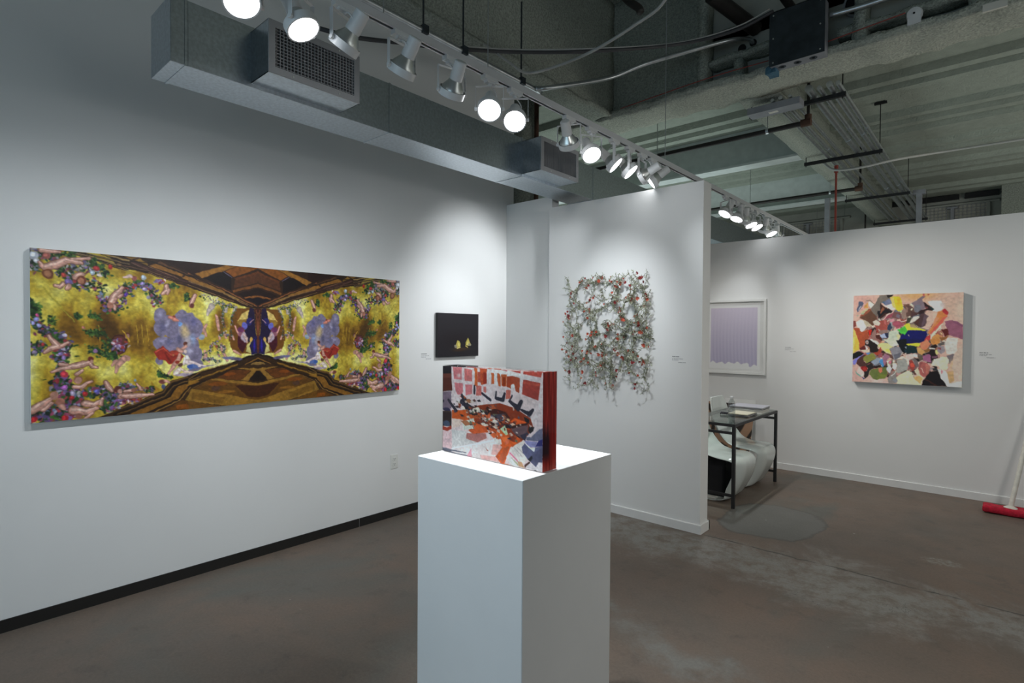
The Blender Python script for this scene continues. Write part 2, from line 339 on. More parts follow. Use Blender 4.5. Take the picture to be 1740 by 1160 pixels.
# picture shapes: 0 polygon, 1 stroke (points, radii), 2 ellipse (x, y, rx, ry; soft), 3 garland (palette; points; seed, count, width, size)
ART_HALL = [
(2,(107,74,20),(309,1042,230,236),1),
(2,(122,90,24),(137,958,101,122),1),
(2,(201,195,78),(215,561,118,188),1),
(2,(216,207,98),(338,265,84,86),1),
(2,(198,187,66),(136,1367,151,143),1),
(2,(214,208,106),(308,1343,111,107),1),
(2,(200,191,85),(266,1594,150,127),1),
(2,(138,106,28),(32,1237,53,99),1),
(2,(207,208,106),(58,441,72,119),1),
(2,(179,150,31),(410,427,88,132),1),
(2,(160,122,20),(728,952,104,383),1),
(2,(199,156,28),(754,1145,61,217),1),
(2,(92,63,16),(402,956,66,198),1),
(2,(224,216,120),(587,423,72,92),1),
(2,(139,107,29),(29,367,71,98),1),
(1,(156,142,46),(283,255,222,477),(6,6)),
(1,(156,142,46),(46,443,156,835),(6,6)),
(1,(156,142,46),(438,1267,545,1550),(6,7)),
(1,(168,134,42),(248,873,255,1126),(6,2)),
(1,(168,134,42),(402,868,410,1132),(6,2)),
(1,(168,134,42),(424,867,432,1133),(7,2)),
(1,(168,134,42),(446,866,455,1134),(7,2)),
(0,(46,27,16),(120,-50,132,8,179,38,229,79,298,146,371,185,405,213)),
(0,(46,27,16),(279,-14,324,136,383,167,450,202,564,287,692,395,693,-132)),
(0,(46,27,16),(636,-36,635,339,751,438,851,516,947,598,1008,603,1012,-30,1008,-134)),
(1,(123,103,72),(147,9,229,54,371,149),(7,7,7)),
(1,(138,115,80),(138,11,219,71,371,174),(4,5,5)),
(1,(93,74,52),(198,14,273,47,371,98),(8,9,10)),
(1,(23,16,12),(138,21,371,164),(4,4)),
(1,(23,16,12),(180,9,371,118),(4,4)),
(1,(140,114,70),(276,1,371,57),(10,10)),
(1,(20,12,8),(260,6,371,92),(4,4)),
(0,(106,76,30),(351,1,407,8,383,46)),
(0,(124,92,34),(416,15,453,87,450,102,395,47)),
(0,(138,92,36),(493,68,614,187,604,213,456,100)),
(0,(143,96,39),(624,189,693,258,693,297,604,222)),
(0,(92,59,34),(503,33,637,172,624,189,493,64)),
(0,(34,15,11),(519,11,693,-5,693,151,665,176)),
(0,(138,90,38),(668,166,693,136,693,180)),
(1,(61,36,32),(383,73,453,138,590,248,693,326),(12,12,14,14)),
(1,(107,76,64),(383,82,450,148),(4,4)),
(1,(125,91,69),(453,110,590,239),(4,5)),
(1,(16,8,6),(377,70,493,64),(4,4)),
(1,(18,10,7),(428,12,493,68,641,191,693,239),(6,6,6,6)),
(1,(121,90,56),(325,105,339,115),(9,9)),
(1,(136,98,68),(453,193,564,272),(4,4)),
(1,(26,15,10),(339,128,450,180,570,271,692,365),(4,4,4,4)),
(1,(92,64,48),(342,119,450,166,570,257),(6,6,6)),
(1,(126,95,58),(641,263,693,307),(5,5)),
(1,(58,36,24),(570,281,637,316,692,375),(8,8,9)),
(0,(141,95,37),(666,159,817,12,885,6,701,206)),
(0,(20,10,12),(705,210,810,94,851,171,851,358)),
(0,(125,71,22),(821,86,889,5,1008,3,866,163)),
(0,(92,48,20),(866,178,1008,50,1008,87,874,207)),
(0,(76,42,22),(870,208,1008,87,1008,213,866,331)),
(0,(110,66,28),(858,352,1008,234,1008,276,862,382)),
(0,(29,13,11),(881,400,1008,297,1008,382,924,445)),
(0,(125,76,34),(924,440,1008,403,1008,429,928,460)),
(0,(18,9,18),(928,465,1008,440,1008,561)),
(0,(138,95,40),(635,214,680,244,828,372,817,409,791,393,635,252)),
(0,(125,87,48),(836,376,992,562,967,575,866,463)),
(0,(141,106,53),(806,390,904,468,889,501,813,419)),
(1,(122,74,42),(636,156,680,224,828,367,992,568),(7,7,7,8)),
(1,(24,13,9),(639,170,828,387,988,584),(5,5,6)),
(1,(125,96,64),(639,266,806,400,940,562),(5,5,6)),
(1,(39,22,15),(635,291,802,431,940,578),(6,6,6)),
(1,(138,106,68),(635,315,769,431,866,514),(4,4,4)),
(1,(36,20,14),(635,334,776,450,939,588),(5,5,6)),
(1,(86,80,106),(810,94,858,174),(6,6)),
(0,(51,32,15),(225,2009,289,1953,370,1854,395,2136,221,2039)),
(0,(51,32,15),(295,1954,321,1926,513,1718,546,1611,691,1495,690,2151,321,2043)),
(0,(51,32,15),(634,1535,865,1373,939,1297,1003,1264,1012,1276,1011,2166,633,2062)),
(0,(128,86,29),(364,1999,546,1806,583,1672,669,1609,691,1635,637,1682,598,1850,451,2007,423,2031)),
(0,(87,53,15),(494,2019,606,1863,691,1926,690,2039,487,2027)),
(0,(141,106,37),(651,1723,691,1747,691,1921,620,1866)),
(0,(111,77,24),(661,1769,691,1786,691,1870,647,1838)),
(0,(125,68,16),(576,1932,625,1911,645,1982,583,1988)),
(1,(90,64,32),(301,1946,518,1746,550,1623,691,1512),(9,10,10,10)),
(1,(20,11,6),(308,1978,523,1779,561,1646,691,1545),(10,10,11,12)),
(1,(107,79,38),(321,1982,527,1791,568,1669,691,1562),(6,6,6,7)),
(1,(23,12,6),(341,1997,546,1806,583,1672,691,1596),(9,10,10,10)),
(1,(32,18,10),(433,2013,591,1848,637,1693,691,1646),(12,12,12,12)),
(1,(141,106,52),(465,2011,595,1860,645,1694),(6,6,6)),
(0,(134,96,31),(634,1617,678,1595,835,1446,888,1406,884,1431,703,1589,634,1675)),
(0,(91,58,18),(664,1720,749,1596,947,1678,1007,1730,1007,1984,888,1905)),
(0,(138,100,36),(657,1723,1007,1963,1007,2016,834,2005,633,1883,637,1811)),
(0,(114,80,26),(654,1766,819,1880,804,1968,650,1853)),
(0,(109,71,20),(633,1888,804,1998,633,2004)),
(0,(90,49,16),(775,1600,850,1489,959,1502,903,1650)),
(0,(140,101,38),(742,1615,768,1599,951,1679,1007,1709,1007,1741,927,1716)),
(0,(138,100,40),(873,1461,1007,1487,1007,1513,991,1516,943,1667,903,1650,963,1513)),
(0,(25,13,8),(1003,1513,951,1626,955,1658,1007,1672)),
(0,(122,85,34),(919,1414,1007,1307,1007,1339,927,1426)),
(0,(28,16,10),(935,1426,1007,1333,1007,1392,959,1408)),
(0,(138,106,56),(967,1398,1007,1392,1007,1434,959,1434)),
(0,(58,28,12),(872,1717,1007,1741,1007,1921,942,1886)),
(2,(130,85,26),(827,1800,49,22),0),
(2,(116,63,16),(782,1681,48,30),0),
(2,(77,52,38),(771,1739,22,30),0),
(2,(124,63,16),(846,1550,34,24),0),
(1,(20,10,5),(634,1550,865,1394,939,1312,1007,1277),(8,10,10,10)),
(1,(122,90,44),(634,1593,700,1490,857,1388),(6,6,6)),
(1,(35,20,10),(633,1699,749,1586,884,1452,1003,1307),(8,8,8,8)),
(1,(121,87,42),(633,1772,654,1718,724,1632),(4,4,4)),
(0,(107,67,18),(850,759,885,614,955,597,967,627,967,1087,835,1084)),
(0,(107,67,18),(835,1000,967,1001,967,1273,865,1245,850,1153)),
(0,(201,174,98),(885,798,912,684,953,623,955,733,928,765)),
(0,(140,106,42),(885,819,896,767,939,765,904,880)),
(0,(28,18,48),(955,597,979,605,991,1088,919,1086,927,921)),
(0,(27,20,66),(951,1063,991,1001,1001,1264,963,1278)),
(0,(64,16,30),(888,1000,939,1001,935,1156,915,1249,888,1154)),
(0,(199,188,116),(959,1016,965,1074,953,1157,963,1267,933,1234,939,1136,955,1094)),
(0,(61,26,18),(979,605,1014,592,1014,1088,995,1088)),
(1,(107,58,36),(992,625,1001,1088),(8,15)),
(1,(124,74,48),(1008,603,1008,1088),(5,8)),
(0,(85,41,28),(991,1001,1014,1001,1014,1265,997,1264)),
(1,(42,28,128),(979,1064,981,1158,979,1231),(10,15,10)),
(2,(95,95,174),(924,859,17,51),0),
(2,(34,32,94),(951,795,16,62),0),
(1,(154,118,132),(955,806,973,773),(10,8)),
(2,(143,90,104),(904,962,23,46),0),
(2,(168,148,160),(919,1014,15,62),0),
(1,(192,138,128),(873,860,885,952),(10,14)),
(2,(107,47,88),(904,911,19,36),0),
(2,(201,160,80),(961,1056,9,36),0),
(1,(181,154,144),(920,983,935,1045,939,1107),(14,19,8)),
(1,(154,136,148),(912,1031,927,1094),(20,16)),
(1,(185,137,122),(649,578,656,519,673,439),(22,29,14)),
(1,(185,137,122),(772,714,781,793,787,923),(14,22,18)),
(1,(185,137,122),(725,855,707,915,721,1003),(18,26,16)),
(1,(185,137,122),(700,866,679,1013),(10,16)),
(1,(185,137,122),(816,963,824,1033),(14,18)),
(1,(185,137,122),(669,1058,679,1029,676,1117),(16,26,14)),
(1,(185,137,122),(714,1207,719,1266,716,1305,735,1356),(12,22,30,14)),
(1,(185,137,122),(799,1111,803,1201,816,1273,831,1355),(12,20,22,16)),
(1,(185,137,122),(865,1215,884,1247,904,1274),(14,22,12)),
(1,(185,137,122),(787,1000,790,1050),(12,18)),
(1,(185,137,122),(858,1000,865,1051),(12,16)),
(1,(168,154,146),(751,587,736,647,729,717),(40,30,14)),
(1,(168,154,146),(828,599,824,650),(20,26)),
(1,(168,154,146),(877,594,866,657),(24,16)),
(2,(140,152,168),(700,1022,14,39),0),
(3,'gw',(697,455,769,515,813,560,870,575),(5,60,40,13)),
(3,'gw',(809,541,809,721,813,882),(6,46,18,12)),
(3,'gw',(881,614,858,718,850,922,850,1085),(7,40,16,11)),
(3,'gw',(790,1023,813,943,835,1003),(8,30,25,12)),
(3,'gw',(703,1255,739,1228,750,1129,772,1090,790,1181,786,1301),(9,60,26,13)),
(3,'gw',(801,1131,820,1162,812,1232),(10,40,22,12)),
(3,'gw',(703,1324,750,1328,794,1372),(11,50,20,12)),
(2,(154,80,64),(775,1150,8,20),0),
(2,(107,106,140),(835,1315,34,20),0),
(2,(88,80,108),(880,1339,30,20),0),
(0,(143,130,150),(634,1501,693,1460,775,1405,790,1401,686,1420,634,1463)),
(2,(120,112,136),(505,739,28,102),0),
(2,(120,112,136),(511,897,35,112),0),
(2,(120,112,136),(537,812,35,84),0),
(2,(120,112,136),(603,751,33,95),0),
(2,(120,112,136),(637,798,34,115),0),
(2,(120,112,136),(664,893,41,145),0),
(2,(120,112,136),(569,924,49,114),0),
(2,(120,112,136),(517,1104,44,96),0),
(2,(120,112,136),(569,1138,45,119),0),
(2,(120,112,136),(607,986,61,120),0),
(2,(120,112,136),(638,1140,51,132),0),
(2,(120,112,136),(669,1253,35,100),0),
(2,(120,112,136),(499,1327,18,53),0),
(2,(120,112,136),(669,1398,39,89),0),
(2,(154,148,176),(505,711,19,56),1),
(2,(92,88,120),(518,888,22,74),1),
(2,(106,102,132),(623,779,20,67),1),
(2,(160,154,180),(537,840,13,75),1),
(2,(199,172,120),(616,923,23,86),1),
(2,(95,92,132),(661,806,20,87),1),
(2,(143,136,168),(514,1061,25,43),1),
(2,(85,82,110),(592,1041,19,65),1),
(2,(184,162,124),(623,986,23,77),1),
(2,(138,156,192),(654,1053,20,88),1),
(2,(176,164,168),(630,1085,23,88),1),
(2,(106,102,136),(547,1083,18,54),1),
(2,(168,162,184),(638,1207,23,66),1),
(1,(192,122,106),(550,755,570,782,586,800),(19,28,13)),
(2,(125,58,48),(568,749,7,15),0),
(2,(106,144,196),(596,847,11,28),0),
(0,(142,42,32),(475,1208,517,1136,532,1179,565,1268,592,1204,611,1282,592,1357,546,1385,528,1319,495,1316)),
(1,(179,74,56),(484,1209,517,1168,565,1278),(10,8,6)),
(1,(107,26,22),(528,1233,554,1353),(8,8)),
(2,(160,58,44),(569,1225,22,32),0),
(1,(185,137,122),(592,1248,584,1323,565,1408,542,1508),(18,26,24,13)),
(2,(91,46,32),(619,1107,9,26),0),
(1,(185,137,122),(623,1140,603,1205,584,1182),(20,28,22)),
(2,(142,48,32),(582,1350,10,21),0),
(1,(216,196,192),(626,1283,630,1349,657,1396,691,1411),(22,38,31,16)),
(2,(216,192,180),(622,1217,7,28),0),
(1,(216,196,192),(615,1304,613,1381),(13,13)),
(0,(92,111,164),(640,1406,669,1364,685,1444,642,1461)),
(1,(220,200,188),(595,1445,580,1486,569,1512),(28,37,15)),
(1,(212,184,172),(599,1434,618,1480,657,1496),(15,18,11)),
(2,(90,58,44),(597,1390,13,24),0),
(0,(164,147,164),(565,1528,607,1501,661,1513,614,1557)),
(1,(216,196,196),(641,1348,672,1380,721,1424),(25,16,8)),
(2,(62,90,154),(644,1416,14,29),0),
(0,(163,124,28),(460,1587,484,1665,514,1713,487,1724,469,1662)),
(2,(122,64,56),(513,1606,17,28),0),
(1,(185,137,122),(527,1598,542,1622),(22,13)),
(3,'gg',(495,1497,517,1521,550,1547),(12,22,28,23)),
(2,(74,84,120),(518,1671,9,32),0),
(2,(58,28,24),(329,1109,37,124),0),
(2,(91,51,40),(329,1109,32,108),0),
(3,'fl',(312,1087,329,1141,343,1088),(13,40,64,23)),
(3,'gg',(277,1192,297,1247,318,1281),(14,40,53,21)),
(3,'gg',(284,1065,277,1139),(15,26,53,17)),
(2,(90,44,36),(359,1002,14,37),0),
(2,(185,137,122),(362,1012,9,27),0),
(1,(185,137,122),(356,1273,339,1312,325,1372),(31,38,26)),
(2,(185,137,122),(365,1284,10,31),0),
(1,(185,137,122),(350,1283,336,1336,321,1389,315,1464),(28,36,24,13)),
(1,(185,137,122),(315,1324,301,1365),(26,17)),
(1,(184,144,44),(343,936,373,1069),(6,10)),
(3,'gw',(10,48,71,68,114,208,161,197,210,147,260,244),(21,150,72,23)),
(3,'gw',(7,113,20,202,15,231),(22,60,55,22)),
(3,'gf',(99,250,137,289,155,382,197,394,234,407),(23,60,57,25)),
(3,'gf',(225,340,256,403,265,521,275,640,314,696,337,613,357,478,372,394),(24,110,62,22)),
(3,'gg',(216,106,257,175,282,259),(25,40,49,24)),
(3,'gg',(82,65,126,53,161,62),(26,26,38,21)),
(3,'gf',(341,447,377,388,413,328,449,358,480,473,486,592),(27,110,55,22)),
(3,'gf',(493,517,508,562),(28,30,42,20)),
(3,'gg',(624,443,630,519),(29,26,29,21)),
(3,'fl',(493,286,518,309),(30,30,32,20)),
(3,'gg',(551,341,584,345),(31,24,28,20)),
(3,'gg',(5,629,16,711,13,786),(32,80,55,24)),
(3,'gf',(10,832,32,896,69,980,94,999),(33,80,52,24)),
(3,'gg',(69,792,77,867),(34,24,37,17)),
(3,'gg',(160,748,178,795),(35,26,29,15)),
(3,'gg',(218,743,252,781),(36,34,33,17)),
(3,'gg',(208,950,271,969),(37,50,50,14)),
(3,'gf',(30,951,65,1000,102,1021,133,1072),(38,60,40,24)),
(3,'gf',(9,1118,44,1100,8,1217),(39,40,39,24)),
(3,'gf',(127,1123,105,1223,111,1295),(40,110,61,26)),
(3,'gg',(217,1137,236,1190,256,1202),(41,40,58,19)),
(2,(143,106,148),(235,1185,8,25),0),
(3,'gf',(101,1435,110,1558,119,1662,157,1711,209,1721),(42,180,76,30)),
(3,'gf',(7,1916,63,1892,118,1927,156,1855,131,1746),(43,200,92,33)),
(3,'gf',(242,1655,276,1714,289,1813,331,1780,360,1688),(44,130,75,27)),
(3,'gf',(265,1840,272,1916,324,1843),(45,60,53,28)),
(3,'gf',(328,1627,365,1644,451,1701,473,1705),(46,60,38,21)),
(3,'fl',(328,1800,361,1828,423,1790),(47,40,41,21)),
(3,'gg',(191,949,277,990),(48,30,32,15)),
(2,(154,58,52),(119,288,10,27),0),
(2,(207,78,70),(117,282,5,14),0),
(2,(148,84,76),(60,81,15,43),0),
(2,(199,113,102),(56,71,7,23),0),
(2,(142,47,48),(241,184,13,34),0),
(2,(191,63,64),(238,176,6,18),0),
(2,(160,164,174),(15,84,16,47),0),
(2,(216,221,234),(12,73,8,24),0),
(2,(168,168,176),(23,146,11,31),0),
(2,(226,226,237),(21,139,5,16),0),
(2,(156,42,40),(295,151,10,27),0),
(2,(210,56,54),(293,145,5,14),0),
(2,(154,168,180),(225,241,10,27),0),
(2,(207,226,243),(223,235,5,15),0),
(2,(106,90,144),(137,366,15,40),0),
(2,(143,121,194),(134,357,7,21),0),
(2,(87,48,122),(359,483,8,22),0),
(2,(117,64,164),(357,478,4,12),0),
(2,(168,52,64),(118,1453,14,38),0),
(2,(226,70,86),(115,1444,7,20),0),
(2,(154,90,160),(119,1611,12,33),0),
(2,(207,121,216),(117,1603,6,17),0),
(2,(138,36,40),(144,1734,11,30),0),
(2,(186,48,54),(142,1726,5,16),0),
(2,(154,42,44),(196,1698,11,31),0),
(2,(207,56,59),(193,1690,6,17),0),
(2,(156,144,168),(147,1683,10,29),0),
(2,(210,194,226),(145,1676,5,15),0),
(2,(142,138,134),(170,1687,9,25),0),
(2,(191,186,180),(168,1681,5,14),0),
(2,(162,36,44),(12,1957,10,30),0),
(2,(218,48,59),(10,1949,5,16),0),
(2,(168,40,46),(120,1973,14,37),0),
(2,(226,54,62),(117,1964,7,20),0),
(2,(92,88,160),(239,1680,9,24),0),
(2,(124,118,216),(237,1674,4,13),0),
(2,(124,106,160),(105,1208,8,22),0),
(2,(167,143,216),(103,1203,4,11),0),
(2,(138,112,168),(118,1255,9,25),0),
(2,(186,151,226),(117,1248,4,13),0),
(2,(156,48,52),(44,1105,7,20),0),
(2,(210,64,70),(43,1100,3,11),0),
(2,(138,138,196),(23,818,9,26),0),
(2,(186,186,255),(21,811,5,14),0),
(2,(138,138,200),(10,855,8,23),0),
(2,(186,186,255),(9,850,4,12),0),
(2,(144,144,200),(31,882,7,20),0),
(2,(194,194,255),(29,877,3,10),0),
(2,(176,72,120),(26,771,6,19),0),
(2,(237,97,162),(24,767,3,10),0),
(2,(140,122,152),(13,1182,8,21),0),
(2,(189,164,205),(11,1177,3,11),0),
(2,(168,106,96),(190,901,6,17),0),
(2,(226,143,129),(188,897,3,10),0),
(2,(122,58,64),(393,273,12,31),0),
(2,(164,78,86),(391,266,6,16),0),
(2,(154,164,176),(434,256,13,33),0),
(2,(207,221,237),(431,248,6,18),0),
(2,(140,124,174),(429,330,8,20),0),
(2,(189,167,234),(428,325,4,11),0),
(2,(148,134,174),(437,406,10,25),0),
(2,(199,180,234),(435,400,5,14),0),
(2,(142,52,52),(398,358,9,22),0),
(2,(191,70,70),(396,353,4,12),0),
(2,(154,48,48),(387,396,7,18),0),
(2,(207,64,64),(386,391,3,9),0),
(2,(84,56,154),(356,490,7,20),0),
(2,(113,75,207),(354,485,4,10),0),
(1,(124,74,60),(54,213,88,177,132,118,185,129),(38,52,42,22)),
(1,(124,74,60),(149,94,216,72),(24,19)),
(1,(124,74,60),(45,206,34,162),(26,18)),
(1,(185,137,122),(54,213,88,177,132,118,185,129),(33,46,36,17)),
(1,(185,137,122),(149,94,216,72),(20,14)),
(1,(185,137,122),(45,206,34,162),(20,14)),
(1,(208,170,156),(52,204,86,168,130,109,183,120),(13,19,14,7)),
(1,(208,170,156),(148,89,215,67),(8,6)),
(1,(208,170,156),(44,200,33,156),(8,6)),
(2,(107,63,42),(62,286,21,58),0),
(2,(156,106,76),(62,286,14,37),0),
(1,(124,74,60),(40,21,103,22),(30,22)),
(1,(185,137,122),(40,21,103,22),(25,18)),
(1,(208,170,156),(39,14,101,15),(10,7)),
(1,(124,74,60),(164,303,185,269),(40,36)),
(1,(124,74,60),(87,417,104,429,116,389),(20,28,24)),
(1,(124,74,60),(137,414,131,443),(30,23)),
(1,(185,137,122),(164,303,185,269),(36,32)),
(1,(185,137,122),(87,417,104,429,116,389),(15,22,18)),
(1,(185,137,122),(137,414,131,443),(26,18)),
(1,(208,170,156),(162,293,183,260),(14,12)),
(1,(208,170,156),(86,413,104,425,115,384),(6,10,8)),
(1,(208,170,156),(135,407,129,436),(10,8)),
(2,(107,56,42),(185,337,18,50),0),
(2,(160,106,80),(183,343,12,33),0),
(1,(124,74,60),(297,607,307,536,324,463,346,399),(29,46,38,22)),
(1,(124,74,60),(330,523,342,491),(24,20)),
(1,(124,74,60),(307,626,314,676),(23,18)),
(1,(185,137,122),(297,607,307,536,324,463,346,399),(24,40,32,16)),
(1,(185,137,122),(330,523,342,491),(20,14)),
(1,(185,137,122),(307,626,314,676),(18,13)),
(1,(208,170,156),(296,601,306,529,322,456,344,392),(10,16,13,6)),
(1,(208,170,156),(329,517,341,485),(8,6)),
(1,(208,170,156),(306,621,313,671),(8,5)),
(2,(168,112,92),(293,628,12,40),0),
(1,(124,74,60),(534,343,534,409,518,449),(28,35,22)),
(1,(124,74,60),(544,398,538,446),(24,20)),
(1,(185,137,122),(534,343,534,409,518,449),(22,30,18)),
(1,(185,137,122),(544,398,538,446),(20,15)),
(1,(208,170,156),(533,338,533,403,517,443),(9,12,7)),
(1,(208,170,156),(543,393,536,441),(8,6)),
(1,(192,162,156),(350,272,380,244),(12,20)),
(2,(154,90,84),(395,277,10,23),0),
(1,(124,74,60),(668,447,658,506,647,585),(25,31,26)),
(1,(185,137,122),(668,447,658,506,647,585),(20,26,22)),
(1,(208,170,156),(667,441,656,501,646,579),(8,10,8)),
(2,(106,52,48),(654,594,12,29),0),
(1,(124,74,60),(65,1000,80,1061,96,1122,68,1151,50,1190),(20,32,42,29,18)),
(1,(124,74,60),(108,1122,133,1082),(24,20)),
(1,(185,137,122),(65,1000,80,1061,96,1122,68,1151,50,1190),(14,28,38,24,12)),
(1,(185,137,122),(108,1122,133,1082),(20,14)),
(1,(208,170,156),(65,996,80,1057,95,1118,67,1147,49,1186),(6,11,14,10,6)),
(1,(208,170,156),(107,1117,132,1077),(8,6)),
(1,(124,74,60),(73,1422,107,1386,151,1360,187,1343,210,1324),(18,24,38,42,27)),
(1,(124,74,60),(213,1346,223,1378,243,1391),(24,22,16)),
(1,(124,74,60),(104,1335,126,1337),(22,26)),
(1,(185,137,122),(73,1422,107,1386,151,1360,187,1343,210,1324),(13,20,33,36,22)),
(1,(185,137,122),(213,1346,223,1378,243,1391),(18,17,10)),
(1,(185,137,122),(104,1335,126,1337),(18,21)),
(1,(208,170,156),(73,1418,107,1382,150,1356,186,1339,209,1321),(5,8,13,14,8)),
(1,(208,170,156),(212,1340,222,1373,241,1386),(8,7,4)),
(1,(208,170,156),(103,1330,125,1332),(8,8)),
(2,(107,44,36),(215,1288,12,31),0),
(2,(185,137,122),(219,1315,7,23),0),
(1,(124,74,60),(157,1608,183,1612,202,1574,219,1556),(28,30,22,18)),
(1,(124,74,60),(164,1454,186,1410),(25,18)),
(1,(185,137,122),(157,1608,183,1612,202,1574,219,1556),(23,25,17,14)),
(1,(185,137,122),(164,1454,186,1410),(20,14)),
(1,(208,170,156),(156,1601,181,1606,201,1567,218,1549),(9,10,6,5)),
(1,(208,170,156),(163,1448,185,1405),(8,6)),
(2,(138,88,72),(170,1527,17,47),0),
(2,(185,137,122),(170,1532,13,39),0),
(1,(124,74,60),(7,1847,42,1786,73,1723),(52,40,26)),
(1,(124,74,60),(42,1856,76,1774),(26,23)),
(1,(185,137,122),(7,1847,42,1786,73,1723),(48,35,21)),
(1,(185,137,122),(42,1856,76,1774),(21,18)),
(1,(208,170,156),(4,1833,40,1772,70,1709),(19,14,8)),
(1,(208,170,156),(41,1850,74,1768),(8,7)),
(2,(168,120,104),(82,1695,16,48),0),
(2,(160,104,88),(103,1770,17,44),0),
(1,(185,137,122),(106,1822,115,1855),(30,22)),
(1,(124,74,60),(195,1813,228,1841,255,1805),(42,39,26)),
(1,(124,74,60),(255,1837,262,1775),(28,22)),
(1,(185,137,122),(195,1813,228,1841,255,1805),(36,34,20)),
(1,(185,137,122),(255,1837,262,1775),(22,17)),
(1,(208,170,156),(193,1802,226,1831,253,1795),(15,14,8)),
(1,(208,170,156),(254,1831,261,1769),(9,7)),
(1,(124,74,60),(153,1885,202,1919,238,1886),(55,44,27)),
(1,(124,74,60),(221,1934,188,2009),(22,17)),
(1,(185,137,122),(153,1885,202,1919,238,1886),(49,38,22)),
(1,(185,137,122),(221,1934,188,2009),(16,12)),
(1,(208,170,156),(150,1871,199,1904,235,1871),(20,15,8)),
(1,(208,170,156),(220,1929,187,2004),(6,5)),
(2,(142,92,76),(169,1962,13,35),0),
(1,(124,74,60),(276,1576,286,1642,300,1687),(28,31,21)),
(1,(124,74,60),(335,1759,370,1755),(40,37)),
(1,(185,137,122),(276,1576,286,1642,300,1687),(22,26,15)),
(1,(185,137,122),(335,1759,370,1755),(34,32)),
(1,(208,170,156),(275,1569,285,1635,299,1681),(8,10,6)),
(1,(208,170,156),(333,1749,368,1745),(14,12)),
(2,(90,44,38),(321,1669,15,38),0),
(2,(185,137,122),(331,1698,10,25),0),
(1,(124,74,60),(341,1762,378,1765,423,1759,473,1764),(25,38,30,18)),
(1,(124,74,60),(351,1703,389,1695),(22,26)),
(1,(124,74,60),(403,1609,420,1695),(17,24)),
(1,(185,137,122),(341,1762,378,1765,423,1759,473,1764),(20,33,25,12)),
(1,(185,137,122),(351,1703,389,1695),(16,22)),
(1,(185,137,122),(403,1609,420,1695),(12,18)),
(1,(208,170,156),(340,1756,377,1759,422,1753,471,1758),(8,13,10,5)),
(1,(208,170,156),(350,1698,388,1690),(7,8)),
(1,(208,170,156),(402,1606,419,1692),(4,7)),
(2,(138,90,76),(390,1690,11,29),0),
(2,(120,152,184),(396,1566,6,18),0)]
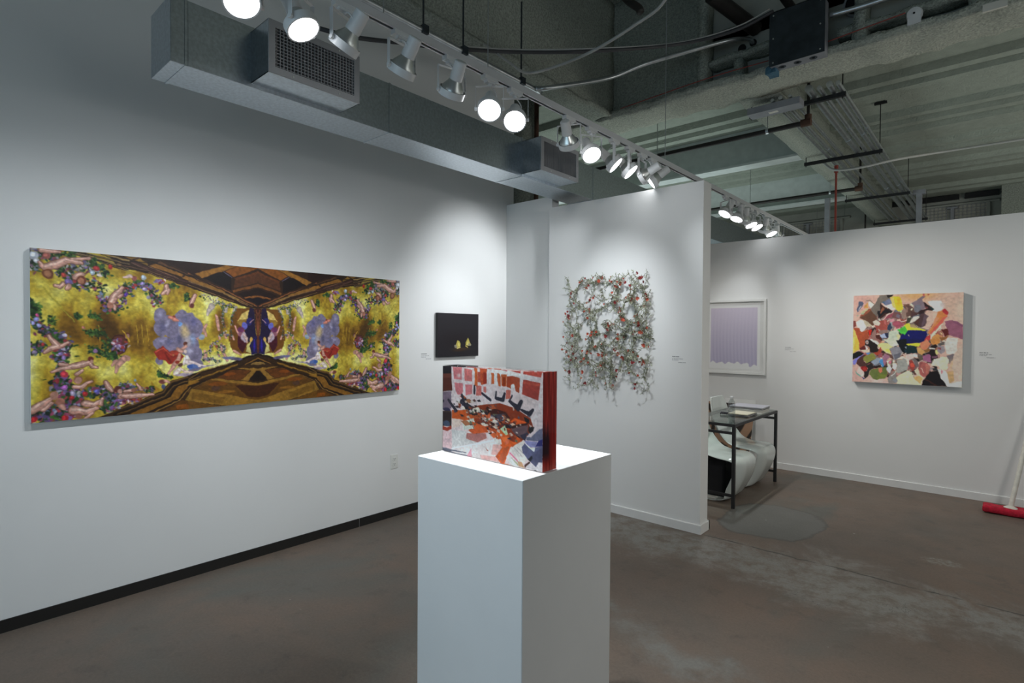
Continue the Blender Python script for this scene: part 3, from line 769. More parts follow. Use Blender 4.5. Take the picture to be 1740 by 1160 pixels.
ART_STROKES = [
(0,(201,163,148),(-39,-108,2029,-18,2062,2045,-5,2198)),
(2,(201,154,98),(1219,42,463,142),1),
(2,(191,163,145),(1767,338,327,367),1),
(2,(194,149,138),(161,151,259,301),1),
(2,(196,176,158),(1947,388,106,341),1),
(2,(192,154,146),(78,1863,174,303),1),
(2,(201,178,168),(485,1939,251,123),1),
(2,(199,171,152),(1928,1391,107,502),1),
(2,(199,178,164),(1917,1849,161,206),1),
(0,(109,99,90),(512,8,652,9,774,76,694,122,548,185,533,332,486,468,445,507,341,308,423,201,496,66)),
(0,(27,21,18),(652,13,777,4,742,46,677,82)),
(0,(94,62,44),(332,308,436,467,487,547,389,704,200,564,126,523,240,385)),
(0,(140,74,52),(299,307,350,328,224,474,135,513,147,473)),
(0,(75,79,102),(108,142,185,130,203,175,137,343,86,392,67,322,92,232)),
(1,(201,196,196),(144,253,111,353),(8,8)),
(0,(214,206,192),(305,143,389,171,399,230,341,298,288,178)),
(1,(125,106,92),(270,123,338,125,402,201),(10,8,8)),
(0,(191,138,76),(221,235,279,158,298,287,213,295)),
(0,(184,176,136),(163,374,298,287,282,336,190,444)),
(0,(154,168,136),(138,403,223,405,198,449)),
(0,(168,160,144),(69,462,138,453,87,492)),
(0,(107,113,140),(556,176,694,102,735,142,752,211,639,237)),
(0,(74,96,120),(548,185,580,147,630,217)),
(0,(224,200,196),(581,206,663,247,744,211,809,251,810,338,746,356,664,286)),
(0,(58,30,24),(531,185,581,245,639,285,722,365,698,413,585,509,537,547,486,468,534,410)),
(0,(138,82,56),(582,264,607,314,592,411,535,439,550,342)),
(0,(19,13,18),(632,314,730,375,682,413,617,412,495,537,484,370,526,371,527,449)),
(0,(216,178,44),(706,74,782,38,878,51,935,130,954,341,875,373,802,318,760,201)),
(0,(224,188,106),(710,74,774,57,827,348,778,298)),
(2,(202,164,28),(880,147,39,86),1),
(0,(168,188,132),(859,377,938,360,923,407)),
(0,(141,116,104),(930,360,1067,305,1070,505,981,561,932,475)),
(0,(110,74,60),(952,236,1066,220,1068,343,1017,361)),
(0,(110,72,72),(779,385,899,388,941,532,862,570,781,530,699,471)),
(0,(143,68,82),(683,452,779,395,749,511,570,567,618,499)),
(0,(196,138,148),(684,549,781,540,798,598,751,646)),
(0,(160,78,94),(751,666,814,598,926,609,975,686,849,772)),
(0,(110,100,112),(844,435,900,474,886,551,829,512)),
(1,(216,168,160),(699,432,635,509,586,558),(14,10,10)),
(1,(208,192,184),(926,609,1052,572),(10,6)),
(0,(154,74,64),(422,664,537,586,652,558,688,763,591,860,492,861,449,773)),
(0,(200,190,176),(379,605,454,566,538,645,506,704,422,684)),
(0,(176,96,92),(603,567,644,587,654,685,612,665)),
(0,(44,58,80),(663,782,718,627,768,743,704,801)),
(0,(154,164,168),(710,607,759,637,768,724)),
(0,(142,112,104),(490,782,688,802,649,880,542,890)),
(0,(196,164,156),(490,763,540,782,532,822)),
(0,(112,28,26),(433,822,491,802,475,871)),
(0,(222,212,202),(54,622,140,563,252,594,338,684,238,783,170,853,108,763)),
(0,(180,168,144),(192,564,286,604,381,713,271,733)),
(0,(122,58,52),(-3,592,54,592,64,703,4,753)),
(0,(160,74,44),(4,753,117,743,162,853,289,783,317,961,276,1061,113,1064)),
(0,(194,31,16),(297,803,365,783,366,862,325,951)),
(0,(224,184,92),(-5,773,49,833,94,984,130,1063,0,1066)),
(0,(142,106,98),(423,753,475,861,460,960,544,1057,394,1020,358,921)),
(0,(164,176,212),(517,910,624,880,674,918,658,967,559,968)),
(0,(30,36,64),(624,880,697,860,691,967,658,977)),
(0,(74,32,24),(459,901,525,900,568,998,577,1056,503,1038,460,969)),
(0,(188,196,176),(713,821,849,782,907,907,853,1052,643,1055,691,957)),
(0,(226,212,52),(975,686,1073,648,1075,800,1008,753)),
(0,(70,184,60),(858,801,1007,724,1056,820,986,916,906,859)),
(0,(74,184,156),(857,782,905,782,906,849)),
(0,(200,196,148),(835,898,891,878,924,955,877,1003)),
(0,(16,16,88),(997,800,1375,799,1404,870,1350,1047,1119,1086,862,1091,919,921)),
(0,(210,184,144),(1057,905,1076,896,1077,943)),
(0,(226,216,58),(1019,648,1082,648,1122,715,1231,753,1353,790,1354,814,1061,800,1022,858)),
(0,(168,146,106),(1090,677,1167,658,1231,753,1099,734)),
(0,(74,176,60),(867,801,995,704,1056,812,999,909)),
(0,(122,106,114),(1091,201,1214,148,1304,57,1349,59,1305,142,1321,199,1375,266,1271,404,1186,384,1146,260)),
(2,(110,110,120),(1216,328,61,85),0),
(0,(176,90,80),(1299,10,1333,-2,1342,50,1312,77)),
(2,(160,58,48),(1409,29,16,11),0),
(0,(42,22,22),(1321,189,1382,238,1443,286,1504,353,1497,390,1400,369,1272,442,1202,422,1286,367,1354,331)),
(0,(20,48,48),(1413,258,1443,286,1504,344,1505,390,1460,361)),
(0,(110,58,60),(1338,274,1398,295,1384,332,1354,331)),
(0,(90,64,56),(1013,247,1092,268,1147,326,1171,402,1118,477,1017,514)),
(0,(138,106,96),(1014,285,1053,305,1047,400,1016,419)),
(2,(207,196,176),(1112,344,15,24),0),
(0,(74,48,48),(1117,401,1264,423,1172,478,1080,515)),
(0,(58,58,48),(1033,533,1119,515,1089,629,1019,648)),
(0,(200,208,204),(1389,192,1486,167,1620,171,1666,283,1637,365,1564,401,1475,390,1504,334,1443,268)),
(2,(196,180,176),(1643,273,51,83),1),
(0,(198,168,152),(1340,424,1445,380,1579,410,1551,521,1421,781,1292,753,1387,556)),
(0,(74,52,54),(1264,451,1348,434,1409,482,1359,687,1277,753,1222,706,1159,630)),
(0,(94,74,82),(1348,443,1409,482,1351,668,1277,753,1312,593)),
(0,(196,188,180),(1134,516,1219,479,1257,508,1174,601,1097,648)),
(0,(74,44,36),(1167,620,1250,517,1238,724)),
(0,(200,122,68),(1579,401,1667,375,1742,487,1699,541,1453,883,1407,856,1509,632)),
(0,(168,47,52),(1645,374,1681,338,1748,404,1741,468,1697,458)),
(0,(210,90,76),(1742,487,1649,651,1468,883,1452,855,1626,577,1727,486)),
(0,(216,138,100),(1551,521,1596,540,1451,799,1422,837)),
(0,(207,196,176),(1649,660,1686,679,1600,780,1476,948,1453,921)),
(0,(138,84,104),(1685,615,1772,583,1873,607,1995,680,2000,988,1907,944,1777,908,1731,762)),
(0,(122,74,98),(1801,583,1995,680,1996,734,1845,643)),
(2,(184,152,138),(1672,725,36,46),0),
(0,(90,28,24),(1637,771,1731,762,1777,890,1698,937)),
(0,(160,104,90),(1571,827,1644,790,1676,928,1617,901)),
(0,(196,136,76),(1484,939,1572,864,1624,919,1604,1040,1455,1042)),
(0,(138,90,48),(1617,947,1705,937,1777,899,1735,973,1633,1030)),
(0,(184,60,60),(1334,1025,1386,940,1453,883,1454,986,1410,1043)),
(0,(208,204,196),(1707,1038,1749,973,1835,944,1908,971,1916,1035)),
(1,(216,200,144),(1623,845,1646,891),(7,8)),
(0,(226,180,68),(-1,997,86,996,122,1076,137,1256,4,1340)),
(0,(230,200,120),(-1,997,34,997,30,1319,4,1330)),
(0,(160,74,44),(95,996,266,994,252,1153,201,1184,141,1225,121,1056)),
(0,(90,28,26),(141,1215,218,1164,270,1242,150,1255)),
(0,(30,20,18),(258,1024,352,1022,496,1128,497,1217,606,1312,583,1401,465,1336,364,1299,329,1181,252,1143)),
(0,(222,216,208),(326,1003,385,1002,528,1098,496,1158,428,1080)),
(2,(192,184,180),(293,1083,29,45),0),
(2,(138,90,84),(293,1088,15,23),0),
(0,(208,196,192),(243,1143,312,1231,270,1252)),
(0,(208,184,164),(142,1256,346,1240,347,1300,237,1323)),
(0,(224,214,138),(496,1158,545,1098,709,1095,791,1151,727,1231,737,1347,671,1310,547,1225)),
(0,(226,210,100),(629,1223,727,1240,721,1328)),
(0,(200,204,184),(593,1009,836,986,879,1130,791,1180,693,1095)),
(0,(200,154,128),(561,1049,626,1028,635,1077,578,1088)),
(0,(138,90,84),(427,992,493,991,561,1049,545,1088)),
(0,(12,12,16),(845,1025,901,1005,1078,983,1083,1307,985,1301,921,1264,895,1140)),
(0,(26,44,52),(983,1224,1081,1202,1083,1317,992,1291)),
(2,(136,144,160),(1026,1180,31,23),0),
(0,(226,220,64),(1021,1108,1079,1088,1080,1145)),
(0,(132,130,138),(727,1221,839,1170,911,1178,953,1292,915,1389,812,1470,762,1356)),
(0,(96,96,106),(794,1345,929,1302,915,1399,828,1460)),
(0,(16,16,16),(4,1340,142,1286,237,1343,127,1426,15,1481)),
(0,(122,120,196),(11,1521,49,1469,178,1375,246,1342,195,1384,110,1457,69,1599,16,1592)),
(0,(74,44,40),(85,1498,178,1395,280,1361,231,1453,223,1523,318,1589,242,1632,165,1645,86,1569)),
(0,(91,132,184),(271,1332,330,1300,356,1329,315,1375)),
(0,(128,128,60),(222,1423,381,1328,432,1356,459,1454,283,1555,214,1493)),
(0,(138,148,164),(368,1527,467,1434,550,1431,568,1519,436,1593)),
(0,(74,134,188),(535,1520,567,1440,608,1478,619,1615,578,1636)),
(0,(154,106,128),(583,1420,631,1331,730,1396,674,1456,635,1614,618,1575)),
(0,(138,74,80),(515,1285,598,1312,583,1410,500,1413)),
(0,(160,64,44),(398,1318,481,1296,546,1186,564,1284,483,1375)),
(0,(38,32,30),(250,1631,385,1546,437,1643,354,1726,321,1837,254,1910,219,1843,226,1752,295,1749,310,1668)),
(2,(138,30,26),(238,1692,64,70),0),
(2,(168,48,40),(243,1692,34,39),0),
(0,(216,188,180),(113,1648,165,1645,236,1792,228,1842,185,1875,106,1779)),
(0,(110,160,144),(71,1730,106,1779,185,1875,160,1876,89,1810)),
(0,(58,60,112),(185,1875,254,1900,229,1932)),
(0,(102,112,58),(338,1806,370,1705,520,1649,668,1632,687,1797,639,1878,524,1924,407,1901)),
(0,(112,122,52),(514,1777,679,1797,639,1887,508,1925)),
(0,(212,118,90),(512,1659,586,1655,588,1743,547,1775,521,1737)),
(0,(42,20,16),(428,1613,544,1589,570,1636,420,1663)),
(0,(200,204,216),(668,1642,733,1590,766,1656,735,1765,677,1709)),
(0,(204,112,128),(707,1513,771,1472,764,1550,724,1571)),
(0,(220,216,204),(765,1588,845,1527,870,1603,831,1702,774,1656)),
(0,(156,156,150),(860,1468,1010,1434,1067,1556,1053,1652,896,1756,840,1720,870,1603)),
(0,(134,128,124),(680,1885,768,1782,823,1702,883,1911,852,1981,706,1990)),
(0,(132,136,144),(770,1918,850,1846,891,1920,860,1980)),
(0,(212,214,172),(850,1865,928,1774,1038,1691,1089,1688,1093,1994,868,1999,891,1920)),
(0,(207,198,188),(844,1450,954,1369,1083,1326,1087,1555,1010,1434)),
(0,(26,14,12),(663,1857,728,1794,704,1844)),
(0,(208,180,172),(339,1885,441,1929,607,1909,681,1963,706,1990,408,2000)),
(1,(204,200,192),(768,1812,832,1750),(10,8)),
(0,(200,168,152),(962,1359,1048,1337,1018,1424)),
(0,(16,16,78),(1024,984,1333,980,1327,1055,1220,1076,1026,1089)),
(0,(226,218,60),(1026,1108,1228,1076,1282,1084,1267,1151,1214,1161)),
(0,(18,40,42),(1027,1137,1152,1144,1214,1171,1231,1303,1030,1318)),
(0,(210,122,90),(1281,1066,1394,989,1441,1100,1405,1194,1337,1224,1276,1179)),
(0,(196,130,68),(1447,997,1625,976,1605,1088,1517,1145,1456,1081)),
(0,(200,152,92),(1222,1171,1283,1188,1368,1261,1308,1329,1231,1293)),
(0,(138,96,52),(1337,1224,1442,1175,1459,1259,1369,1289)),
(0,(200,196,188),(1692,1058,1742,975,1908,973,1905,1282,1819,1294,1740,1306,1709,1196)),
(0,(30,16,14),(1472,1137,1546,1098,1576,1153,1525,1201,1549,1302,1580,1376,1522,1462,1476,1426,1444,1287)),
(0,(222,216,200),(1442,1166,1532,1191,1525,1219,1450,1193)),
(0,(142,132,138),(1576,1135,1694,1141,1703,1242,1638,1300,1563,1256)),
(0,(138,74,80),(1569,1181,1636,1170,1636,1217,1577,1209)),
(0,(90,84,80),(1583,1088,1685,1031,1686,1123,1591,1134)),
(0,(200,200,124),(1533,1238,1570,1237,1593,1301,1564,1330)),
(0,(154,92,128),(1324,1347,1444,1315,1485,1491,1417,1484,1318,1451)),
(0,(26,16,18),(1323,1309,1444,1278,1491,1425,1493,1519,1364,1487,1485,1491,1445,1324)),
(0,(110,74,92),(1475,1351,1579,1348,1558,1395,1491,1407)),
(0,(216,212,204),(1162,1324,1224,1331,1240,1388,1171,1380)),
(0,(94,84,72),(1232,1350,1316,1338,1318,1441,1257,1472)),
(0,(35,32,30),(1163,1400,1264,1443,1273,1490,1226,1464)),
(0,(110,98,100),(1156,1419,1257,1491,1251,1595,1197,1588)),
(0,(156,64,56),(1079,1469,1141,1458,1197,1588,1153,1704,1105,1650)),
(2,(208,80,64),(1143,1562,31,42),0),
(0,(208,184,176),(1030,1328,1162,1324,1156,1419,1079,1450,1031,1414)),
(0,(164,90,84),(1258,1557,1296,1489,1395,1513,1448,1558,1458,1670,1407,1804,1331,1817,1253,1690)),
(0,(188,114,100),(1372,1533,1441,1558,1450,1670,1391,1758)),
(0,(142,76,76),(1266,1547,1296,1499,1327,1526,1282,1584)),
(1,(200,154,144),(1298,1621,1345,1732),(12,10)),
(0,(152,134,138),(1456,1586,1509,1620,1450,1698)),
(0,(20,11,10),(1311,1998,1347,1864,1466,1697,1584,1663,1751,1995)),
(0,(56,28,18),(1355,1863,1393,1851,1604,1987,1560,1995)),
(0,(44,44,48),(1494,1631,1583,1589,1592,1672,1510,1667)),
(0,(26,20,20),(1486,1575,1583,1580,1583,1608,1524,1610)),
(0,(216,196,168),(1178,1836,1254,1765,1347,1845,1318,1922,1296,2004,1241,1927)),
(0,(208,164,104),(1170,1846,1270,1783,1324,1865,1288,1971)),
(0,(212,214,176),(1035,1691,1137,1724,1170,1836,1241,1927,1288,1999,1040,2007)),
(0,(220,192,168),(1176,1684,1244,1614,1261,1699,1308,1809,1239,1775)),
(0,(214,210,184),(1471,1557,1521,1424,1661,1364,1741,1361,1779,1451,1745,1609,1672,1650,1612,1569)),
(0,(216,222,176),(1639,1420,1741,1370,1779,1461,1731,1637,1628,1624)),
(0,(216,216,208),(1591,1626,1716,1657,1762,1755,1771,1893,1822,1926,2000,1860,2002,1996,1751,2000,1661,1844,1608,1746)),
(2,(192,122,132),(1658,1687,19,42),0),
(0,(110,100,104),(1733,1334,1827,1294,1877,1311,1829,1422,1780,1525,1771,1415)),
(0,(184,150,106),(1746,1673,1861,1649,1872,1868,1786,1929)),
(2,(200,172,136),(1831,1541,50,146),1),
(0,(198,176,160),(1862,1284,1987,1062,1999,1833,1872,1868,1831,1559))]
ART_TABLE = [
(0,(205,188,184),(-66,-89,2065,-216,2080,2083,-55,2659)),
(0,(200,182,180),(188,11,2010,-31,2023,1999,196,1935)),
(2,(210,204,198),(1226,117,648,211),1),
(2,(192,172,168),(1665,624,300,204),1),
(0,(26,20,24),(-7,-2,194,-16,203,564,-4,598)),  # left strip starts here: the block's internal reflection, painted in
(0,(74,28,16),(-6,284,196,266,219,551,1,598)),
(0,(90,44,32),(-6,183,195,167,196,266,-6,284)),
(0,(110,92,104),(-4,610,197,576,199,974,-3,1014)),
(2,(44,38,64),(93,1012,89,44),0),
(2,(26,20,36),(14,821,16,34),0),
(0,(58,42,36),(-2,1059,199,1030,200,1196,-2,1228)),
(0,(42,26,24),(-4,1091,202,1060,204,1386,-2,1411)),
(2,(58,68,88),(92,1335,82,70),0),
(0,(142,47,30),(-2,1411,93,1429,204,1375,204,1456,93,1518,-2,1506)),
(0,(200,168,168),(-2,1529,204,1491,206,1923,0,1921)),
(0,(184,154,156),(-1,1719,205,1655,205,1760,-1,1802)),
(0,(76,76,88),(0,1915,206,1917,206,1987,0,1992)),
(0,(184,104,106),(228,10,427,7,428,289,256,283)),
(0,(184,100,96),(485,24,651,50,653,311,492,305)),
(0,(184,104,108),(267,364,450,374,461,546,430,626,334,637,290,543)),
(0,(184,104,106),(503,390,658,380,659,577,514,637)),
(0,(180,84,40),(682,-11,763,5,770,395,704,412,708,93)),
(0,(168,74,56),(768,78,838,83,839,314,769,310)),
(0,(176,74,40),(813,1,956,-4,957,329,840,361)),
(0,(138,40,20),(888,90,951,95,953,324,884,341)),
(0,(184,96,88),(739,387,845,387,851,597,741,610)),
(0,(184,100,92),(889,393,948,392,944,533,890,508)),
(0,(184,88,46),(1048,82,1101,78,1107,319,1049,325)),
(0,(160,72,36),(1162,78,1204,85,1233,154,1234,352,1197,356,1168,241)),
(0,(180,80,44),(1242,102,1291,98,1292,361,1252,335)),
(2,(205,184,180),(364,197,53,54),1),
(0,(168,72,72),(1238,2,1353,-1,1353,29)),
(0,(160,60,52),(1389,1,1602,0,1603,54)),
(0,(164,64,52),(1654,1,1978,-5,1966,101,1655,64)),
(0,(180,85,46),(1177,78,1196,87,1234,155,1230,354,1188,353)),
(0,(172,80,40),(1238,94,1349,95,1345,347,1249,326)),
(0,(136,48,15),(1280,151,1326,147,1318,350,1263,335)),
(0,(148,56,28),(1349,135,1444,117,1594,148,1583,455,1517,428,1498,311,1436,307,1427,378,1350,356)),
(0,(156,66,40),(1444,147,1594,148,1583,450,1517,418)),
(0,(144,52,42),(1651,173,1951,212,1920,570,1631,479)),
(0,(168,68,52),(1651,207,1951,236,1943,284,1647,256)),
(0,(176,90,76),(1337,423,1427,413,1419,594,1329,616)),
(2,(200,196,192),(1463,334,37,49),0),
(0,(122,44,16),(436,975,828,808,1229,717,1514,782,1786,946,1846,1138,1670,1408,1488,1549,1233,1354,968,1331,692,1493,437,1239)),
(0,(168,68,26),(794,922,1101,1128,1487,1410,1670,1442,1488,1618,1233,1425,830,1210)),
(0,(58,20,12),(830,1100,1134,1265,1422,1005,1327,880,965,825)),
(0,(176,74,24),(211,1008,689,938,760,1111,437,1239,212,1200)),
(0,(194,196,184),(437,1239,690,1123,761,1332,475,1421)),
(0,(200,176,164),(212,1200,474,1195,401,1359,213,1431)),
(0,(150,88,76),(548,1483,934,1410,969,1512,728,1671,512,1602)),
(0,(106,36,24),(1163,893,1205,888,1231,913,1194,925)),
(0,(142,90,60),(1260,1318,1302,1297,1329,1322,1291,1336)),
(0,(42,34,40),(1537,1114,1580,1097,1608,1123,1569,1138)),
(0,(184,168,152),(847,1183,981,1140,1065,1215,947,1258)),
(0,(106,36,24),(870,1088,958,1047,1014,1097,935,1125)),
(0,(142,90,60),(481,720,598,704,672,771,568,804)),
(0,(160,74,36),(977,820,1092,766,1164,834,1062,868)),
(0,(196,184,168),(821,1055,865,1047,893,1072,854,1086)),
(0,(28,22,24),(993,1398,1050,1369,1087,1401,1035,1421)),
(0,(28,22,24),(602,955,663,942,702,976,647,994)),
(0,(90,96,72),(614,864,656,852,683,876,645,888)),
(0,(142,90,60),(489,952,582,926,640,978,558,1005)),
(0,(196,184,168),(431,917,511,891,562,936,491,959)),
(0,(196,184,168),(804,1187,927,1167,1004,1236,896,1276)),
(0,(196,184,168),(1202,1245,1290,1208,1346,1259,1267,1288)),
(0,(36,26,28),(940,1012,982,1006,1009,1031,971,1044)),
(0,(106,36,24),(661,1080,725,1049,766,1085,709,1105)),
(0,(184,168,152),(325,805,400,792,448,834,381,855)),
(0,(184,168,152),(1057,1231,1119,1223,1158,1258,1103,1278)),
(0,(74,74,88),(658,728,711,707,744,738,697,753)),
(0,(142,90,60),(1183,1008,1306,953,1383,1026,1274,1064)),
(0,(196,184,168),(1099,1243,1165,1231,1206,1268,1148,1290)),
(0,(42,34,40),(1000,1031,1100,999,1162,1057,1074,1088)),
(0,(58,56,68),(1498,1043,1535,1029,1558,1051,1526,1063)),
(0,(28,22,24),(747,718,809,693,849,730,793,748)),
(0,(42,34,40),(384,1085,450,1075,492,1111,433,1131)),
(0,(138,58,28),(858,910,942,888,994,936,920,961)),
(0,(200,188,176),(605,762,667,735,706,771,651,788)),
(0,(90,96,72),(954,1096,1065,1050,1134,1114,1037,1149)),
(0,(90,96,72),(611,892,683,873,728,913,665,934)),
(0,(42,34,40),(604,892,712,875,780,936,684,968)),
(0,(106,36,24),(1028,1065,1080,1040,1113,1070,1066,1086)),
(0,(200,188,176),(1016,1110,1124,1065,1192,1128,1096,1162)),
(0,(200,188,176),(470,793,565,781,624,834,540,861)),
(0,(138,58,28),(422,830,564,812,652,891,527,931)),
(0,(36,26,28),(386,805,466,773,516,818,445,841)),
(0,(142,90,60),(406,1226,550,1198,640,1276,513,1321)),
(0,(90,96,72),(787,921,896,901,964,963,868,996)),
(0,(36,26,28),(689,840,740,823,772,853,727,867)),
(0,(138,58,28),(952,1155,1013,1142,1052,1177,998,1196)),
(0,(42,34,40),(270,904,341,889,386,928,323,948)),
(0,(28,22,24),(662,1029,798,984,883,1060,763,1102)),
(0,(200,188,176),(836,981,900,953,941,990,884,1010)),
(0,(28,22,24),(1242,1180,1372,1132,1453,1207,1339,1250)),
(0,(58,56,68),(570,1021,630,997,668,1031,615,1049)),
(0,(58,56,68),(827,1167,898,1132,943,1172,880,1194)),
(0,(90,96,72),(1070,965,1166,951,1227,1007,1142,1037)),
(0,(160,74,36),(661,1079,762,1039,826,1096,736,1127)),
(0,(36,26,28),(701,928,798,911,859,966,773,995)),
(0,(58,56,68),(1141,1141,1211,1121,1254,1161,1193,1184)),
(0,(196,184,168),(584,923,721,895,807,972,686,1012)),
(0,(28,22,24),(893,1163,957,1156,998,1192,940,1213)),
(0,(36,26,28),(951,1014,1042,1000,1099,1052,1018,1080)),
(0,(160,74,36),(380,665,478,639,540,695,453,721)),
(0,(74,74,88),(1008,998,1076,988,1119,1028,1059,1049)),
(0,(28,22,24),(1395,1353,1525,1299,1606,1374,1491,1419)),
(0,(160,74,36),(1199,1078,1300,1039,1363,1098,1274,1130)),
(0,(42,34,40),(1245,1166,1304,1144,1341,1178,1289,1197)),
(0,(196,184,168),(635,918,780,860,871,942,743,985)),
(0,(160,74,36),(1007,1351,1048,1344,1074,1366,1038,1380)),
(1,(38,34,44),(133,787,268,961,325,1010),(31,38,26)),
(1,(38,34,44),(435,635,491,817),(34,38)),
(1,(38,34,44),(435,786,618,911),(60,67)),
(1,(38,34,44),(704,400,705,566),(22,26)),
(1,(38,34,44),(861,548,1032,672),(26,29)),
(1,(38,34,44),(1309,496,1277,640,1147,621),(28,42,36)),
(1,(38,34,44),(1147,479,1131,623),(18,22)),
(1,(38,34,44),(1420,657,1560,776,1620,630),(34,62,41)),
(1,(38,34,44),(1621,801,1771,864,1829,771),(24,47,30)),
(1,(38,34,44),(1451,531,1395,660),(18,17)),
(0,(26,14,10),(536,1112,580,1139,764,1455,749,1464,602,1181)),
(0,(122,42,18),(794,1082,889,1122,1144,1286,1297,1162,1297,1205,1154,1316,879,1157)),
(0,(180,82,42),(836,1031,1022,969,1083,1123,982,1140)),
(0,(58,52,64),(1112,988,1295,917,1296,1087,1212,1112)),
(0,(176,74,32),(645,1196,921,1260,1003,1377,690,1469,570,1413,711,1353)),
(0,(188,184,180),(210,1467,537,1441,538,1612,776,1643,223,1873)),
(0,(150,96,90),(538,1510,942,1411,953,1496,776,1632,527,1603)),
(0,(207,196,192),(212,1898,776,1654,1105,1532,1299,1578,1276,2012,841,2007,201,1983)),
(0,(196,152,144),(1086,1623,1299,1578,1206,1835,1057,1847)),
(0,(200,154,148),(820,1912,1127,1874,1227,1981,862,1991)),
(0,(240,232,228),(200,1889,1105,1515,1115,1546,223,1908)),  # white line seen through the block, painted in
(0,(80,84,98),(200,1919,540,1919,529,1938,200,1954)),
(0,(80,84,98),(201,1977,562,1982,562,1993,201,1994)),
(0,(200,138,148),(637,1795,660,1993,551,1996)),
(0,(200,90,44),(1024,1417,1134,1353,1297,1215,1298,1386,1105,1488)),
(0,(168,68,28),(1299,1600,1137,1872,1257,2006,1301,2005)),
(2,(205,200,192),(1195,1514,74,97),0),
(0,(122,46,28),(933,1721,1005,1782,975,1789)),
(0,(184,76,24),(1184,1287,1339,1163,1455,1280,1614,1417,1503,1544,1418,1615,1381,1771,1315,1979,1459,1986,1256,1993,1187,1902,1186,1794,1274,1646,1225,1602,1185,1492)),
(0,(208,96,42),(1244,1427,1427,1401,1341,1546,1283,1515)),
(0,(122,44,20),(1340,1248,1435,1252,1549,1357,1503,1492,1418,1467)),
(0,(154,68,32),(1313,1637,1409,1596,1334,1867,1266,1990,1207,1897)),
(0,(168,188,152),(1223,1259,1330,1165,1379,1347,1341,1376)),
(0,(196,184,176),(1185,1492,1244,1469,1264,1583,1186,1621)),
(0,(184,90,60),(1312,1499,1417,1424,1389,1536,1332,1590)),
(0,(200,78,22),(1415,1076,1500,988,1694,1029,1712,1057,1566,1124)),
(0,(200,168,144),(1406,1120,1500,1083,1519,1121,1444,1166)),
(0,(48,20,16),(1416,1192,1566,1103,1766,1038,1694,1122,1473,1224)),
(0,(28,24,24),(1666,931,1765,976,1766,1048,1694,1029)),
(2,(184,160,120),(1382,1050,29,32),0),
(0,(90,68,72),(1435,1231,1566,1155,1748,1092,1731,1229,1696,1411,1604,1367,1511,1322)),
(0,(44,40,56),(1604,1325,1731,1239,1696,1431,1632,1382)),
(0,(28,26,28),(1757,1121,1855,1114,1838,1199,1785,1260,1749,1205)),
(0,(176,152,144),(1757,1070,1820,1100,1784,1137)),
(0,(92,92,110),(1714,1335,1803,1328,1943,1139,1999,1119,2000,1340,1909,1388,1714,1407)),
(0,(122,120,160),(1678,1425,1909,1398,1875,1517,1796,1534,1714,1479)),
(0,(36,36,92),(1875,1507,1927,1374,2000,1329,2001,1470)),
(0,(80,80,106),(1633,1569,1687,1474,1832,1608,1875,1517,2001,1470,2003,1801,1929,1809,1891,1920,1788,1833,1743,1792,1652,1668)),
(0,(69,69,92),(1841,1626,1997,1511,2003,1791,1929,1799,1891,1910,1797,1831)),
(0,(20,20,28),(1743,1792,1814,1693,1832,1751,1788,1833)),
(0,(58,28,20),(1681,1931,1771,1827,1789,1853,1690,1980)),
(0,(224,220,204),(1678,1456,1724,1498,1805,1552,1875,1527,1849,1614,1751,1543)),
(0,(200,192,184),(1400,1672,1512,1542,1660,1428,1678,1456,1633,1569,1652,1668,1743,1802,1681,1890,1570,1875)),
(0,(192,96,122),(1395,1726,1429,1718,1570,1864,1561,1887)),
(0,(138,138,106),(1386,1781,1571,1927,1571,1969,1381,1814)),
(0,(207,208,200),(1343,1833,1391,1769,1580,1987,1459,1986)),
(0,(168,128,92),(1561,1877,1635,1870,1690,1980,1580,1966)),
(1,(138,122,122),(1503,1607,1643,1764),(4,4)),
(1,(138,122,122),(1550,1586,1680,1704),(4,4)),
(0,(196,188,188),(1699,1978,1789,1853,1891,1920,1938,1807,2003,1811,2004,1987)),
(2,(32,32,40),(1878,1989,21,10),0)]
ART_MOTHS = [
(2,(28,20,24),(962,1226,844,490),1),
(2,(74,51,28),(1128,1643,493,80),1),
(2,(58,40,24),(965,1716,357,67),1),
(0,(184,168,80),(930,1241,1028,1288,1087,1411,1062,1596,932,1639,771,1528,851,1469)),
(0,(216,204,112),(947,1348,1028,1380,1055,1534,964,1501)),
(0,(138,132,116),(770,1467,867,1439,932,1593,803,1590)),
(1,(216,200,128),(916,1617,997,1579,1078,1571),(18,18,16)),
(0,(184,168,80),(1458,1121,1543,1325,1629,1483,1493,1511,1342,1478,1332,1353)),
(0,(216,204,116),(1452,1261,1499,1387,1459,1480,1375,1447)),
(0,(154,144,120),(1493,1355,1629,1451,1595,1513,1459,1480)),
(1,(216,192,96),(1332,1508,1443,1579),(22,19))]

# ------------------------------------------------------------------ the setting
XW, YP, YB = -3.67, 4.006, 6.556
tag(MB().box(-9, 9, -6, 18, -0.1, 0.0).build('floor', M['floor'], origin=(0,0,0)), None, None, None, 'structure')
floor = bpy.data.objects['floor']
wl = MB().box(-3.79, XW, -4.0, 4.15, 0, 4.0).box(-3.79, XW, 4.15, 6.56, 0, 2.70)
struct('wall_left', wl, M['wall'])
struct('wall_return', MB().box(XW, -3.108, 4.05, 4.15, 0, 2.745), M['wall'])
struct('wall_partition', MB().box(-3.108, -1.668, YP, 4.148, 0, 2.630), M['wall'], bevel=0.003)
struct('wall_back', MB().box(-3.67, 4.2, YB, YB+0.12, 0, 2.567), M['wall'])
bb = empty('baseboard_left', (XW, 1.0, 0)); tag(bb, None, None, None, 'structure')
MB().box(XW, XW+0.007, -4.0, 2.381, 0, 0.063).build('vinyl_strip', M['black_vinyl'], bb)
